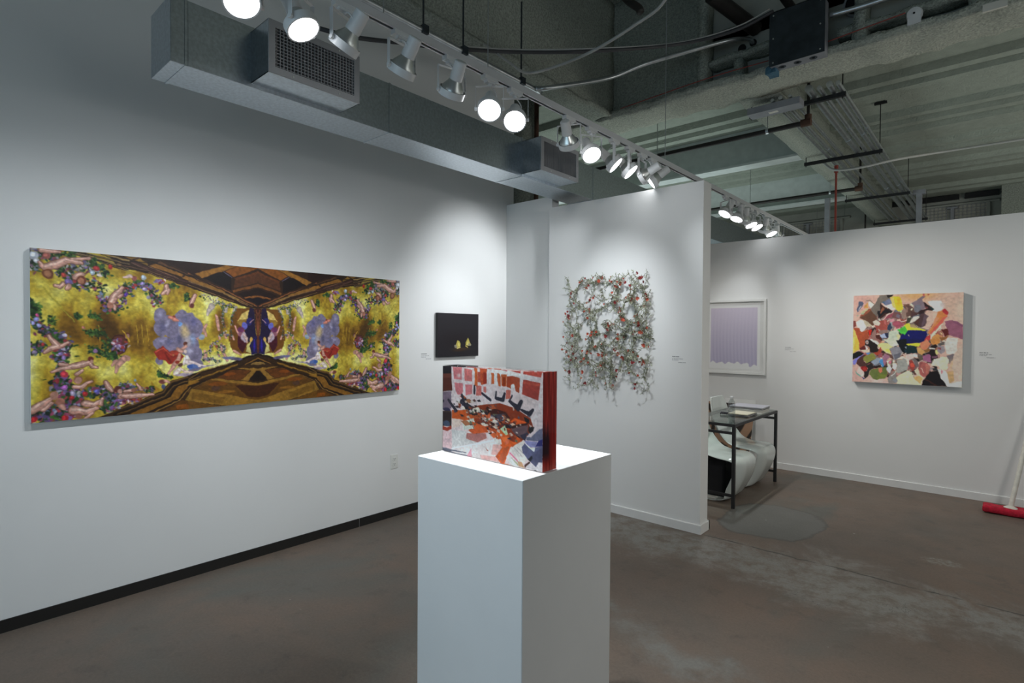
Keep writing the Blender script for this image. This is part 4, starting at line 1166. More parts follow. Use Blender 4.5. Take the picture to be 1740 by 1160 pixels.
MB().box(XW, XW+0.007, 2.387, 4.05, 0, 0.063).build('vinyl_strip', M['black_vinyl'], bb)
p = MB().prism([(YP,0),(YP,0.068),(YP-0.004,0.068),(YP-0.013,0.064),(YP-0.013,0)], 'x', -3.108, -1.655).box(-1.668, -1.655, YP, 4.161, 0, 0.068).box(-3.1, -1.655, 4.148, 4.161, 0, 0.068)
struct('baseboard_partition', p, M['white_trim'])
struct('baseboard_back', MB().prism([(YB,0),(YB,0.070),(YB-0.004,0.070),(YB-0.013,0.066),(YB-0.013,0)], 'x', -3.67, 4.2), M['white_trim'])
# ceiling: sprayed slab over the near bay, ribbed sprayed deck over the far bays
struct('ceiling', MB().box(-9, 9, -5, 5.9, 5.45, 5.55), M['foam'])
dk = MB(); z0 = 4.55
ys = [5.88, 6.5, 7.86, 8.18, 9.24, 9.60, 10.02, 10.93, 11.3, 12.27, 12.65, 13.05, 14.2, 14.6]
prof = [(5.88, z0)]
for y in ys[1:]:
    prof += [(y-0.10, z0), (y-0.065, z0-0.085), (y+0.065, z0-0.085), (y+0.10, z0)]
prof += [(15.75, z0), (15.75, z0+0.15), (5.88, z0+0.15)]
dk.prism(prof, 'x', -9, 9)
tag(dk.build('ceiling_deck', M['deck'], origin=(0,0,0)), None, None, None, 'structure')
# girders
gx = empty('beam_girder', (0, 5.85, 4.0)); tag(gx, 'deep fireproofed girder crossing above the bays', None, None, 'structure')
MB().rough(-4.2, 5.0, 5.60, 6.12, 3.99, 4.06, 0.075, 0.035, 5.0, 1).build('flange', M['foam_pale'], gx, smooth=180)
MB().rough(-3.7, -2.38, 5.84, 5.92, 4.05, 5.46, 0.12, 0.03, 4.0, 2).build('web', M['foam'], gx, smooth=180)
MB().box(-2.38, 5.0, 5.88, 5.93, 4.05, 5.46).build('web_board', M['board'], gx)
for x in (-2.40, -0.98, -0.20):
    MB().rough(x-0.045, x+0.045, 5.66, 5.88, 4.04, 5.46, 0.08, 0.02, 6.0, 3).build('stiffener', M['foam'], gx, smooth=180)
MB().rough(-2.36, -1.72, 5.70, 5.88, 4.28, 4.34, 0.06, 0.025, 6.0, 4).build('ledge', M['foam'], gx, smooth=180)
MB().rough(-2.08, -2.0, 5.70, 5.88, 4.05, 4.30, 0.06, 0.02, 6.0, 5).build('stiffener', M['foam'], gx, smooth=180)
MB().rough(-1.16, 0.9, 5.68, 5.88, 4.18, 4.24, 0.06, 0.025, 6.0, 6).build('ledge', M['foam'], gx, smooth=180)
for x, z, r in ((-1.95, 4.46, 0.035), (-2.06, 4.44, 0.04)):
    MB().cyl((x, 5.87, z), (x, 5.90, z), r).build('hole', M['dark'], gx)
sl = MB().lathe([(0.10,0),(0.118,0),(0.118,0.03),(0.10,0.03)], 24).build('sleeve', M['box_grey'], gx, world=False)
sl.location = (-1.03, 0.03, 0.50); sl.rotation_euler = (math.radians(90), 0, 0)
MB().cyl((-1.03, 5.865, 4.50), (-1.03, 5.90, 4.50), 0.1, n=24).build('hole', M['dark'], gx)
tag(MB().box(-0.155, -0.012, 5.575, 5.60, 3.965, 4.02).build('tag_plate', M['paper'], gx), 'pale blank plate')
g2 = empty('beam_left', (-3.6, 2.0, 4.0)); tag(g2, 'fireproofed beam along the top of the left wall', None, None, 'structure')
MB().rough(-3.80, -3.44, -2.0, 5.6, 4.0, 4.05, 0.09, 0.03, 5.0, 7).build('flange', M['foam'], g2, smooth=180)
MB().rough(-3.66, -3.56, -2.0, 5.84, 4.05, 5.46, 0.14, 0.03, 4.0, 8).build('web', M['foam'], g2, smooth=180)
g3 = empty('beam_far', (-2.0, 10.0, 4.0)); tag(g3, 'pale girder running back above the conduit hangers', None, None, 'structure')
MB().rough(-2.185, -1.78, 6.12, 15.3, 4.0, 4.045, 0.12, 0.012, 4.0, 9).build('flange', M['foam_pale'], g3, smooth=180)
MB().rough(-2.02, -1.94, 6.12, 15.3, 4.04, 4.56, 0.15, 0.015, 4.0, 10).build('web', M['foam'], g3, smooth=180)
for k, y in enumerate((8.62, 11.8)):
    g = empty('beam_cross', (-5, y, 4.0)); tag(g, None, None, None, 'structure')
    MB().box(-9, -2.19, y-0.13, y+0.13, 4.0, 4.03).build('flange', M['pale_beam'], g); MB().box(-9, -2.03, y-0.02, y+0.02, 4.03, 4.55).build('web', M['pale_beam'], g)
# far end of the building
struct('wall_far', MB().box(-9, 9, 15.45, 15.65, 0, 4.56), M['board'])
struct('wall_far_left', MB().box(-9.0, -8.8, 4.2, 15.65, 0, 4.6), M['board'])
struct('wall_far_right', MB().box(-0.06, 3.0, 14.9, 15.45, 0, 4.56), M['foam'])
for n, (xa, xb) in enumerate(((-1.45, -0.29), (-4.3, -3.0))):
    wn = empty('window_%d' % (n+1), ((xa+xb)/2, 15.4, 3.2)); tag(wn, None, None, None, 'structure')
    MB().box(xa, xb, 15.41, 15.449, 3.2, 4.30).build('pane', M['mesh_glow'], wn)
    fm = MB().box(xa-0.1, xb+0.2, 15.40, 15.449, 4.30, 4.34).box(xb, xb+0.05, 15.39, 15.449, 3.2, 4.30).box(xa-0.05, xa, 15.39, 15.449, 3.2, 4.30)
    fm.build('frame', M['board'], wn)
    MB().box(xa+0.56, xa+0.62, 15.35, 15.41, 3.2, 4.24).box(xa+0.50, xa+0.68, 15.35, 15.41, 4.24, 4.27).build('mullion', M['box_grey'], wn)
    gm = MB()
    for k in range(int((xb-xa)/0.07)+1): gm.box(xa+0.07*k-0.005, xa+0.07*k+0.005, 15.39, 15.40, 3.2, 4.30)
    for k in range(16): gm.box(xa, xb, 15.39, 15.40, 3.24+0.07*k-0.005, 3.24+0.07*k+0.005)
    tag(gm.build('wire_mesh', M['vent'], wn), None, None, None, 'stuff')
struct('trim_far', MB().box(-2.2, -0.75, 15.36, 15.45, 4.43, 4.53), M['black_steel'])
struct('trim_far_right', MB().box(-0.66, -0.10, 15.36, 15.45, 4.43, 4.53), M['black_steel'])
cl = empty('column_left', (-4.45, 5.3, 0)); tag(cl, 'fireproofed round column behind the end of the left wall', None, None, 'structure')
MB().cyl((-4.62, 5.4, 0), (-4.62, 5.4, 5.4), 0.17, n=20).build('shaft', M['foam'], cl, smooth=60)
struct('pillar_far', MB().box(-3.02, -2.86, 4.75, 4.95, 0, 2.95), M['wall'])

# ------------------------------------------------------------------ services overhead
def thing_mesh(name, mb, m, label, cat, group=None, smooth=None, bevel=0.0):
    return tag(mb.build(name, m, None, smooth, bevel), label, cat, group)
# duct
vd = empty('air_duct', (-2.915, 0.84, 2.693)); tag(vd, 'long galvanised steel air duct above the left wall with two grilles', 'duct')
js = [0.838, 0.908, 2.018, 3.240, 4.227, 5.45, 6.9, 8.4, 10.1]
for a, b in zip(js[:-1], js[1:]):
    MB().box(-3.05, -2.780, a+0.003, b-0.003, 2.693, 2.987).build('duct_section', M['duct'], vd, bevel=0.002)
for j in js[1:-1]:
    MB().box(-3.053, -2.777, j-0.010, j+0.002, 2.690, 2.990).build('seam_flange', M['duct'], vd)
for ya, yb, za, zb, nv, nh, lab in ((1.194, 1.683, 2.714, 2.962, 24, 12, 'near'), (3.240, 3.722, 2.712, 2.962, 24, 0, 'far')):
    t = MB(); x0, x1 = -2.780, -2.600
    t.box(x0, x1, ya, ya+0.003, za, zb).box(x0, x1, yb-0.003, yb, za, zb).box(x0, x1, ya, yb, za, za+0.003).box(x0, x1, ya, yb, zb-0.003, zb)
    bx = t.build('takeoff_box', M['duct'], vd)
    MB().box(x1-0.07, x1-0.066, ya+0.01, yb-0.01, za+0.01, zb-0.01).build('dark_panel', M['dark'], bx, world=False)  # flat near-black panel behind the louvers
    d = bx.children[-1]; d.location = -abs_loc(vd)
    fr = MB(); e = 0.032
    fr.prism([(ya,za),(yb,za),(yb-e,za+e),(ya+e,za+e)], 'x', x1, x1+0.008).prism([(ya,zb),(ya+e,zb-e),(yb-e,zb-e),(yb,zb)], 'x', x1, x1+0.008).prism([(ya,za),(ya+e,za+e),(ya+e,zb-e),(ya,zb)], 'x', x1, x1+0.008).prism([(yb,za),(yb,zb),(yb-e,zb-e),(yb-e,za+e)], 'x', x1, x1+0.008)
    gr = fr.build('grille_frame', M['vent'], vd)
    vn = MB()
    for k in range(nv):
        y = ya+e+(yb-ya-2*e)*(k+0.5)/nv; vn.box(x1-0.028, x1+0.003, y-0.0012, y+0.0012, za+e-0.004, zb-e+0.004)
    for k in range(nh):
        z = za+e+(zb-za-2*e)*(k+0.5)/nh; vn.box(x1-0.014, x1+0.002, ya+e-0.004, yb-e+0.004, z-0.0012, z+0.0012)
    v = vn.build('louvers', M['vent'], gr, world=False); v.location = -abs_loc(vd); tag(v, None, None, None, 'stuff')
    for y in (ya+0.12, yb-0.12):
        for z in (za+0.014, zb-0.014): MB().cyl((x1+0.007, y, z), (x1+0.010, y, z), 0.005, n=8).build('screw', M['silver'], gr)
# trapeze hangers and conduits
hang = [(6.37, -2.14, -1.21), (8.66, -2.145, -1.215), (11.5, -2.17, -1.21), (14.3, -2.15, -1.2)]
hl = ['black strut hanger nearest the girder, carrying the conduits', 'second black strut hanger back from the girder', 'third black strut hanger back, above the far partition top', 'farthest black strut hanger, low above the far wall top']
for (y, a, b), lab in zip(hang, hl):
    t = empty('strut_hanger', ((a+b)/2, y, 3.88)); tag(t, lab, 'hanger', 'trapeze hangers under the deck')
    MB().box(a, b, y-0.02, y+0.02, 3.88, 3.921).build('strut', M['black_steel'], t)
    for x in (a+0.02, b-0.03):
        MB().cyl((x, y, 3.86), (x, y, 4.535 if x > -2 else 4.02), 0.006, n=6).build('rod', M['black_steel'], t)
    MB().box(b-0.10, b+0.04, y-0.02, y+0.02, 4.515, 4.54).build('anchor', M['black_steel'], t)
cpos = [(-1.845, 0.017, 'narrow conduit leftmost on the strut hangers'), (-1.765, 0.022, 'second conduit from the left on the strut hangers'), (-1.675, 0.017, 'third conduit from the left on the strut hangers'), (-1.50, 0.037, 'fattest conduit in the middle of the strut hangers'), (-1.405, 0.022, 'conduit just right of the fattest one on the hangers'), (-1.315, 0.03, 'second conduit from the right on the strut hangers'), (-1.24, 0.022, 'rightmost conduit on the strut hangers')]
for x, r, lab in cpos:
    t = empty('conduit', (x, 6.2, 3.921)); tag(t, lab, 'conduit', 'conduits on the trapeze hangers')
    MB().cyl((x, 6.16, 3.921+r*1.16), (x, 14.6, 3.921+r*1.16), r, n=12).build('tube', M['conduit'], t, smooth=60)
    yy = 7.6+((x*37) % 1.0)
    for q in (yy, yy+3.05): MB().cyl((x, q-0.05, 3.921+r*1.16), (x, q+0.05, 3.921+r*1.16), r*1.13, n=12).build('coupling', M['conduit'], t, smooth=60)
# sprinkler branch pipes
for y, x1, lab in ((6.66, -1.62, 'black sprinkler pipe just beyond the girder'), (10.2, -1.72, 'black sprinkler pipe further back across the bays'), (14.9, -2.4, 'farthest black sprinkler pipe low over the back wall')):
    t = empty('sprinkler_pipe', (-3, y, 3.8)); tag(t, lab, 'pipe', 'black sprinkler pipes')
    MB().cyl((-8.8, y, 3.80), (x1, y, 3.80), 0.028, n=12).build('tube', M['black_pipe'], t, smooth=60)
    MB().cyl((x1-0.07, y, 3.8), (x1+0.03, y, 3.8), 0.042, n=12).cyl((x1, y, 3.8), (x1, y, 3.88), 0.036, n=12).build('elbow', M['rust'], t, smooth=60)
    MB().cyl((x1, y, 3.87), (x1, y, 4.52), 0.016, n=8).build('riser', M['black_pipe'], t)
    for x in (x1-0.42, -3.4): MB().tube([(x, y, 4.52), (x, y, 3.82)], 0.005, 6).build('hanger_rod', M['conduit'], t); MB().cyl((x-0.014, y, 3.80), (x+0.014, y, 3.80), 0.032, n=12).build('hanger_ring', M['conduit'], t)
rp = MB().cyl((-1.815, 9.0, 2.2), (-1.815, 9.0, 3.86), 0.014, n=10).cyl((-1.815, 9.0, 3.80), (-1.815, 9.0, 3.90), 0.026, n=10)
thing_mesh('drop_pipe', rp, M['red_pipe'], 'thin red vertical pipe dropping below the strut hangers', 'pipe')
ps = empty('support_post', (-1.13, 12.0, 0)); tag(ps, 'grey steel post at the right end of the conduit rack', 'post')
MB().box(-1.17, -1.09, 11.96, 12.04, 0, 4.02).build('shaft', M['box_grey'], ps); MB().box(-1.22, -1.04, 11.93, 12.07, 3.95, 4.02).build('cap', M['box_grey'], ps)
thing_mesh('support_post', MB().box(-2.50, -2.42, 11.5, 11.58, 0, 4.0), M['box_grey'], 'slim grey post left of the conduit rack, behind the back wall', 'post')
# boxes on the girder
eb = empty('junction_box', (-1.43, 5.5, 3.975)); tag(eb, 'large dark steel junction box hung on the near side of the girder', 'box')
MB().box(-1.66, -1.21, 5.46, 5.60, 3.975, 4.455).build('body', M['box_grey'], eb, bevel=0.003)
MB().box(-1.665, -1.205, 5.452, 5.459, 3.972, 4.46).build('cover', M['box_dark'], eb)
for x in (-1.57, -1.44, -1.31): MB().lathe([(0.0,0.0),(0.012,0.0),(0.018,-0.003),(0.03,-0.003),(0.033,0.0)], 16, (x, 5.53, 3.975)).build('knockout', M['box_dark'], eb)
for x in (-1.63, -1.24):
    for z in (4.0, 4.22, 4.43): MB().cyl((x, 5.447, z), (x, 5.453, z), 0.007, n=8).build('screw', M['silver'], eb)
MB().rough(-1.71, -1.62, 5.50, 5.62, 3.94, 4.0, 0.03, 0.015, 12, 3).build('tape', M['tape'], eb)
jb = empty('junction_box', (-1.8, 6.25, 3.845)); tag(jb, 'flat grey junction box under the conduits beyond the girder', 'box')
MB().box(-2.1, -1.58, 6.16, 6.33, 3.845, 3.915).build('body', M['box_grey'], jb, bevel=0.003); MB().box(-1.90, -1.81, 6.22, 6.27, 3.843, 3.846).build('sticker', M['paper'], jb)
sd = empty('alarm_sensor', (-0.585, 5.62, 4.13)); tag(sd, 'small white dome sensor fixed on the girder edge', 'sensor')
s1 = MB().lathe([(0.0,0.0),(0.055,0.0),(0.058,0.03),(0.05,0.05),(0.0,0.055)], 20); a_ = s1.build('body', M['lamp_white'], sd, world=False, smooth=40); a_.rotation_euler = (math.radians(90), 0, 0); a_.location = (0, 0.03, 0)
MB().box(-0.045, 0.045, -0.02, 0.03, -0.085, -0.03).build('bracket', M['lamp_white'], sd, world=False); MB().cyl((0,-0.03,0),(0,-0.02,0),0.008,n=8).build('eye', M['dark'], sd, world=False)
# cables
def cable(name, pts, r, m, label, cat='cable', group=None, n=8):
    return thing_mesh(name, MB().tube(spline(pts, n), r, 8), m, label, cat, group, smooth=180)
cable('cable_bundle', [(-3.63,1.85,3.60),(-3.40,2.132,3.529),(-3.36,2.578,3.643),(-3.32,2.951,3.736),(-3.17,3.663,3.925),(-2.75,4.18,3.993),(-2.36,5.0,4.24),(-1.93,5.3,4.34),(-1.63,5.44,4.47)], 0.016, M['cable_dark'], 'dark sagging cable bundle running to the junction box')
cable('cable_strand', [(-3.33,2.951,3.762),(-3.18,3.663,3.951),(-2.75,4.18,4.017),(-2.36,5.0,4.255),(-1.93,5.3,4.37),(-1.66,5.44,4.50)], 0.007, M['cable_white'], 'thin pale cable lying along the dark cable bundle')
cable('cable', [(-1.62,3.5,4.05),(-1.742,3.5,3.746),(-1.986,3.5,3.656),(-2.303,3.5,3.596),(-2.629,3.5,3.585),(-2.95,3.5,3.625),(-3.12,3.45,3.75),(-3.40,3.45,3.99)], 0.011, M['cable_white'], 'loose white cable looping down below the left beam')
cable('conduit', [(-3.21,1.0,3.70),(-3.21,3.75,3.70),(-3.19,3.9,3.70),(-3.08,4.0,3.71),(-2.93,4.7,3.99),(-2.70,5.0,4.16),(-2.362,5.25,4.27),(-2.05,5.5,4.37),(-1.96,5.75,4.45),(-1.95,5.88,4.46)], 0.021, M['conduit'], 'bent steel conduit above the near track, ending in the girder', 'conduit')
for y, lab in ((2.62, 'leftmost dark clamp holding the conduit above the track'), (3.02, 'middle dark clamp holding the conduit above the track'), (3.72, 'dark clamp at the bend of the conduit above the track')):
    ch = empty('conduit_clamp', (-3.21, y, 3.675)); tag(ch, lab, 'clamp', 'clamps on the bent conduit')
    MB().box(-3.24, -3.18, y-0.02, y+0.03, 3.675, 3.735).build('clamp', M['box_dark'], ch); MB().box(-3.216, -3.204, y-0.004, y+0.004, 3.735, 4.4).build('strap', M['box_dark'], ch)
cable('conduit', [(-1.2,5.6,4.34),(-0.9,5.62,4.335),(-0.3,5.62,4.335),(1.2,5.62,4.335)], 0.025, M['conduit'], 'steel conduit leaving the right side of the junction box', 'conduit')
cable('signal_wire', [(-3.3,5.56,4.05),(-2.3,5.555,4.09),(-1.7,5.55,4.08)], 0.005, M['red_pipe'], 'thin red wire along the girder left of the junction box', 'wire')
cable('signal_wire', [(-1.2,5.55,4.09),(-0.9,5.555,4.115),(-0.64,5.57,4.14)], 0.005, M['red_pipe'], 'thin red wire between the junction box and dome sensor', 'wire')
cable('flexible_cable', [(-1.92,8.75,3.90),(-1.80,8.72,3.78),(-1.62,8.7,3.745),(-1.4,8.72,3.75),(-1.1,8.9,3.82),(-0.659,9.5,3.976),(0.161,9.5,3.966),(1.0,9.6,3.98)], 0.017, M['cable_white'], 'pale flexible cable sagging from the second strut hanger', 'cable')
bp_ = MB().tube(spline([(-2.75,4.5,4.72),(-2.60,4.5,4.52),(-2.50,4.5,4.42),(-2.475,4.5,4.37)], 6), 0.035, 10)
thing_mesh('sprinkler_stub', bp_, M['black_pipe'], 'short black pipe stub hanging at the top of the picture', 'pipe', smooth=180)
thing_mesh('drop_pipe', MB().cyl((-4.40,5.4,2.0),(-4.40,5.4,5.4),0.03,n=10), M['rust'], 'rusty red standpipe beside the left column', 'pipe', smooth=60)
for k, (xa, xb) in enumerate(((-2.12, -1.92), (-1.62, -1.54))):
    thing_mesh('pipe_run', MB().tube([(xa, 5.2, 4.70), (xb, 5.86, 4.58)], 0.07-0.03*k, 10), M['black_pipe'], ['broad dark pipe entering the girder above the junction box', 'thin dark pipe entering the girder beside the broad one'][k], 'pipe', smooth=60)

# ------------------------------------------------------------------ lighting track and its spotlights
XT, ZT = -2.0625, 2.85
tr = empty('lighting_track', (XT, 1.0, ZT)); tag(tr, 'white ceiling lighting track running from the near left to beyond the back wall', 'track')
y0, y1 = -0.6, 8.6
MB().box(XT-0.0175, XT+0.0175, y0, y1, ZT+0.018, ZT+0.038).box(XT-0.0175, XT-0.0145, y0, y1, ZT, ZT+0.018).box(XT+0.0145, XT+0.0175, y0, y1, ZT, ZT+0.018).box(XT-0.0145, XT-0.0075, y0, y1, ZT, ZT+0.002).box(XT+0.0075, XT+0.0145, y0, y1, ZT, ZT+0.002).build('rail', M['track_white'], tr)
MB().box(XT-0.0143, XT+0.0143, y0, y1, ZT+0.012, ZT+0.0179).build('slot', M['dark'], tr)
for y in (1.46, 2.12, 4.175):
    MB().cyl((XT, y, ZT+0.036), (XT, y, 5.46), 0.003, n=6).build('suspension_wire', M['conduit'], tr)
me_cache = {}
def shared(key, mb, m, smooth=None):
    o = mb.build(key, m, None, smooth, origin=(0,0,0)); me = o.data; bpy.data.objects.remove(o); me_cache[key] = me
shared('adapter', MB().box(-0.017, 0.017, -0.05, 0.05, -0.022, 0.001).box(-0.014, 0.014, -0.03, 0.03, -0.034, -0.022).cyl((0,0,-0.046),(0,0,-0.034),0.011,n=12), M['lamp_white'])
yk = MB()
yk.box(-0.074, 0.074, -0.009, 0.009, -0.049, -0.046)
for s in (-1, 1): yk.box(s*0.074-0.0015, s*0.074+0.0015, -0.009, 0.009, -0.172, -0.046).cyl((s*0.066, 0, -0.165), (s*0.080, 0, -0.165), 0.009, n=10)
shared('yoke', yk, M['lamp_white'])
shared('shade_ring', MB().lathe([(0.0595,-0.018),(0.0655,-0.018),(0.0665,0.012),(0.0665,0.016),(0.0625,0.016),(0.0605,0.010),(0.0595,-0.018)], 32), M['lamp_white'], 40)
shared('lens', MB().lathe([(0.0592,-0.014),(0.045,-0.0185),(0.025,-0.021),(0.0001,-0.022)], 28), M['lens'], 60)
shared('reflector', MB().lathe([(0.0592,-0.012),(0.0585,0.012),(0.050,0.030),(0.036,0.050),(0.027,0.066)], 28), M['silver'], 60)
shared('socket', MB().lathe([(0.0001,0.150),(0.026,0.150),(0.030,0.146),(0.032,0.062),(0.026,0.060)], 24), M['lamp_white'], 40)
shared('cord', MB().tube(spline([(0,0,-0.04),(0.02,0.03,-0.05),(0.035,0.06,-0.07),(0.02,0.075,-0.10),(0.0,0.06,-0.12)], 6), 0.0035, 6), M['lamp_white'], 180)
def inst(key, parent):
    o = bpy.data.objects.new(key, me_cache[key]); COL.objects.link(o); o.parent = parent; return o
def track_spot(y, target, label, power, size=62, blend=0.9, color=COOL):
    t = empty('track_spotlight', (XT, y, ZT)); tag(t, label, 'spotlight', 'spotlights on the lighting track')
    c = Vector((XT, y, ZT-0.165)); d = (Vector(target)-c).normalized()
    inst('adapter', t)
    # the yoke turns about the vertical, the shade tilts about the yoke's arms
    pan = math.atan2(d.y, d.x)+math.pi/2
    q = inst('yoke', t); q.rotation_euler = (0, 0, pan)
    k = inst('cord', t); k.rotation_euler = (0, 0, pan); 
    r = inst('shade_ring', t); r.location = (0, 0, -0.165)
    tilt = math.acos(max(-1, min(1, -d.z)))
    r.rotation_euler = (Matrix.Rotation(pan, 3, 'Z') @ Matrix.Rotation(-tilt, 3, 'X')).to_euler()
    for part in ('lens', 'reflector', 'socket'): inst(part, r)
    spot('lamp_beam', tuple(c+d*0.032), target, power, color, size, blend, 0.045, t)
    return t
LAMPS = [
 (0.85, (-1.05,0.75,0.9), 'spotlight at the top left edge, lens turned to the camera', 105, 60, 0.9),
 (1.08, (-1.3,1.5,1.0), 'spotlight above the first duct grille with its lens facing down right', 150, 60, 0.9),
 (1.266, (-3.63,0.8,0.85), 'spotlight right of the first duct grille, bright back turned to us', 40, 104, 1.0),
 (1.56, (-3.63,1.5,0.8), 'spotlight second right of the first grille, seen from behind', 40, 104, 1.0),
 (1.865, (-3.63,2.3,0.8), 'spotlight seen from behind, just left of the two glaring ones', 38, 104, 1.0),
 (2.134, (-1.1,1.0,1.0), 'left one of the two glaring spotlights facing the camera', 105, 60, 0.9),
 (2.338, (-1.0,1.1,1.0), 'right one of the two glaring spotlights facing the camera', 105, 60, 0.9),
 (2.854, (-2.52,4.0,1.45), 'spotlight above the second duct grille, seen from behind', 72, 66, 1.0),
 (3.107, (-0.9,2.4,1.0), 'spotlight just right of the second grille, lens facing down right', 22, 60, 0.9),
 (3.397, (-1.0,4.0,1.5), 'spotlight with its lens nearly edge-on, turned to the right', 10, 58, 1.0),
 (3.61, (-1.0,4.1,1.4), 'spotlight turned right, next after the edge-on one', 10, 58, 1.0),
 (3.80, (-3.63,3.58,1.95), 'spotlight seen from behind, second from the partition top', 100, 56, 1.0),
 (3.96, (-3.63,3.1,1.4), 'spotlight nearest the partition top, tilted towards the left wall', 60, 44, 1.0),
 (5.483, (-2.7,4.5,0.9), 'first spotlight beyond the partition, lens facing down left', 62, 66, 0.9),
 (5.80, (-2.5,5.0,0.8), 'second spotlight beyond the partition, lens facing down left', 66, 66, 0.9),
 (6.03, (-2.4,6.55,1.4), 'third spotlight beyond the partition, back turned', 13, 60, 1.0),
 (6.22, (-1.3,6.0,0.9), 'fourth spotlight beyond the partition, lens facing right', 24, 60, 0.9),
 (6.40, (-1.2,6.2,1.1), 'fifth spotlight beyond the partition, lens facing right', 14, 60, 0.9),
 (6.69, (-2.6,7.6,0.9), 'spotlight just behind the back wall top, back turned', 20, 60, 0.9),
 (6.92, (-1.2,6.7,0.9), 'spotlight over the back wall top, bright lens facing right', 20, 60, 0.9),
 (7.15, (-2.4,8.6,0.9), 'last spotlight on the track, behind the back wall top', 20, 60, 0.9),
]
for y, tg, lab, pw, sz, bl in LAMPS: track_spot(y, tg, lab, pw, sz, bl)

# ------------------------------------------------------------------ painted surfaces: shapes laid out in the picture's own u, v
S = 2000.0
PAL = {'gg': ['1c3018','24401c','2f4f22','3a5c28','16241a','4a6a30','223a26'], 'gf': ['1c3018','24401c','2c4824','3a5c28','182820','5a4a74','6a4a80','8a3038','55607a','7a3a50','9a94a8','223a26'],
       'fl': ['7a6a98','8e7aa8','9a5060','5a4a80','c0b0b8','6a3040','88302c'], 'gw': ['24381e','2c4828','3c5c34','5a6070','8a8a98','7c4450','6a5a84','a49a98','1c2c1e']}
def raster(ops, W, H, bg, uspan=1.0):
    """draw the shape list into an H x W x 3 array of display colours (u right, v down)"""
    img = np.empty((H, W, 3)); img[:] = [int(bg[i:i+2], 16)/255 for i in (0, 2, 4)]
    fx, fy = W/(S*uspan), H/S
    def hexc(h): return np.array([int(h[i:i+2], 16)/255 for i in (0, 2, 4)])
    def region(x0, x1, y0, y1):
        x0, x1 = max(0, int(x0)), min(W, int(x1)+2); y0, y1 = max(0, int(y0)), min(H, int(y1)+2)
        if x1 <= x0 or y1 <= y0: return None
        X, Y = np.meshgrid(np.arange(x0, x1)+0.5, np.arange(y0, y1)+0.5); return slice(y0, y1), slice(x0, x1), X, Y
    def put(sl, a, c): img[sl[0], sl[1]] = img[sl[0], sl[1]]*(1-a[..., None])+c*a[..., None]
    def ellipse(cx, cy, rx, ry, c, soft=0, ang=0.0):
        R = max(rx, ry)*(1.5 if soft else 1.05)+1; sl = region(cx-R, cx+R, cy-R, cy+R)
        if sl is None: return
        dx, dy = sl[2]-cx, sl[3]-cy
        if ang: dx, dy = dx*math.cos(ang)+dy*math.sin(ang), dy*math.cos(ang)-dx*math.sin(ang)
        q = np.sqrt((dx/rx)**2+(dy/ry)**2)
        put(sl, 0.85*np.clip(1.35-q, 0, 1)**1.5 if soft else np.clip((1-q)*min(rx, ry)+0.5, 0, 1), c)
    rs = np.random.RandomState(3)
    for op in ops:
        t, c = op[0], np.array(op[1])/255 if op[0] != 3 else None
        if t == 0:
            n = op[2]; xs = np.array(n[0::2])*fx; ys = np.array(n[1::2])*fy
            sl = region(xs.min()-1, xs.max()+1, ys.min()-1, ys.max()+1)
            if sl is None: continue
            acc = np.zeros(sl[2].shape)
            for ox, oy in ((-.25, -.25), (.25, -.25), (-.25, .25), (.25, .25)):
                ins = np.zeros(sl[2].shape, bool)
                for i in range(len(xs)):
                    xa, ya, xb, yb = xs[i-1], ys[i-1], xs[i], ys[i]
                    if ya == yb: continue
                    cr = ((ya > sl[3]+oy) != (yb > sl[3]+oy)) & (sl[2]+ox < (xb-xa)*(sl[3]+oy-ya)/(yb-ya)+xa); ins ^= cr
                acc += ins
            var = 1+0.03*math.sin(xs[0]*1.7+ys[0])*np.sin(sl[2]*0.09+sl[3]*0.06+xs[1])
            put(sl, acc/4, c*var[..., None])
        elif t == 2:
            x, y, rx, ry = op[2]
            ellipse(x*fx, y*fy, max(rx*fx, .6), max(ry*fy, .6), c, op[3])
        elif t == 1:
            n = op[2]; r = [q*fy for q in op[3]]
            P = [(n[2*i]*fx, n[2*i+1]*fy) for i in range(len(n)//2)]
            for i in range(len(P)-1):
                (xa, ya), (xb, yb) = P[i], P[i+1]; R = max(r[i], r[i+1])+1
                sl = region(min(xa, xb)-R, max(xa, xb)+R, min(ya, yb)-R, max(ya, yb)+R)
                if sl is None: continue
                L2 = max(1e-6, (xb-xa)**2+(yb-ya)**2); tt = np.clip(((sl[2]-xa)*(xb-xa)+(sl[3]-ya)*(yb-ya))/L2, 0, 1)
                d = np.hypot(sl[2]-xa-tt*(xb-xa), sl[3]-ya-tt*(yb-ya)); rr = r[i]+(r[i+1]-r[i])*tt
                sh = np.clip(1.12-0.32*(d/np.maximum(rr, .5))**2, .6, 1.15)
                put(sl, np.clip(rr-d+0.5, 0, 1), c*sh[..., None])
        else:
            pal = PAL[op[1]]; n = op[2]; seed, cnt, wd, r = op[3]
            g = random.Random(seed); P = [(n[2*i]*fx, n[2*i+1]*fy) for i in range(len(n)//2)]
            for k in range(int(cnt*1.7)):
                q = g.random()*(len(P)-1); i = min(int(q), len(P)-2); f = q-i
                x = P[i][0]+(P[i+1][0]-P[i][0])*f+g.gauss(0, .5)*wd*fy; y = P[i][1]+(P[i+1][1]-P[i][1])*f+g.gauss(0, .5)*wd*fy
                cc = hexc(g.choice(pal)); s = r*fy*g.uniform(.45, 1.1)
                ellipse(x, y, max(s, .7), max(s*g.uniform(.35, .8), .6), cc*g.uniform(.8, 1.25), 0, g.uniform(0, 3.1))
    return np.clip(img, 0, 1)
def to_linear(a, gain):
    lin = np.where(a <= 0.04045, a/12.92, ((a+0.055)/1.055)**2.4)
    return np.clip(lin*gain, 0, 0.92)
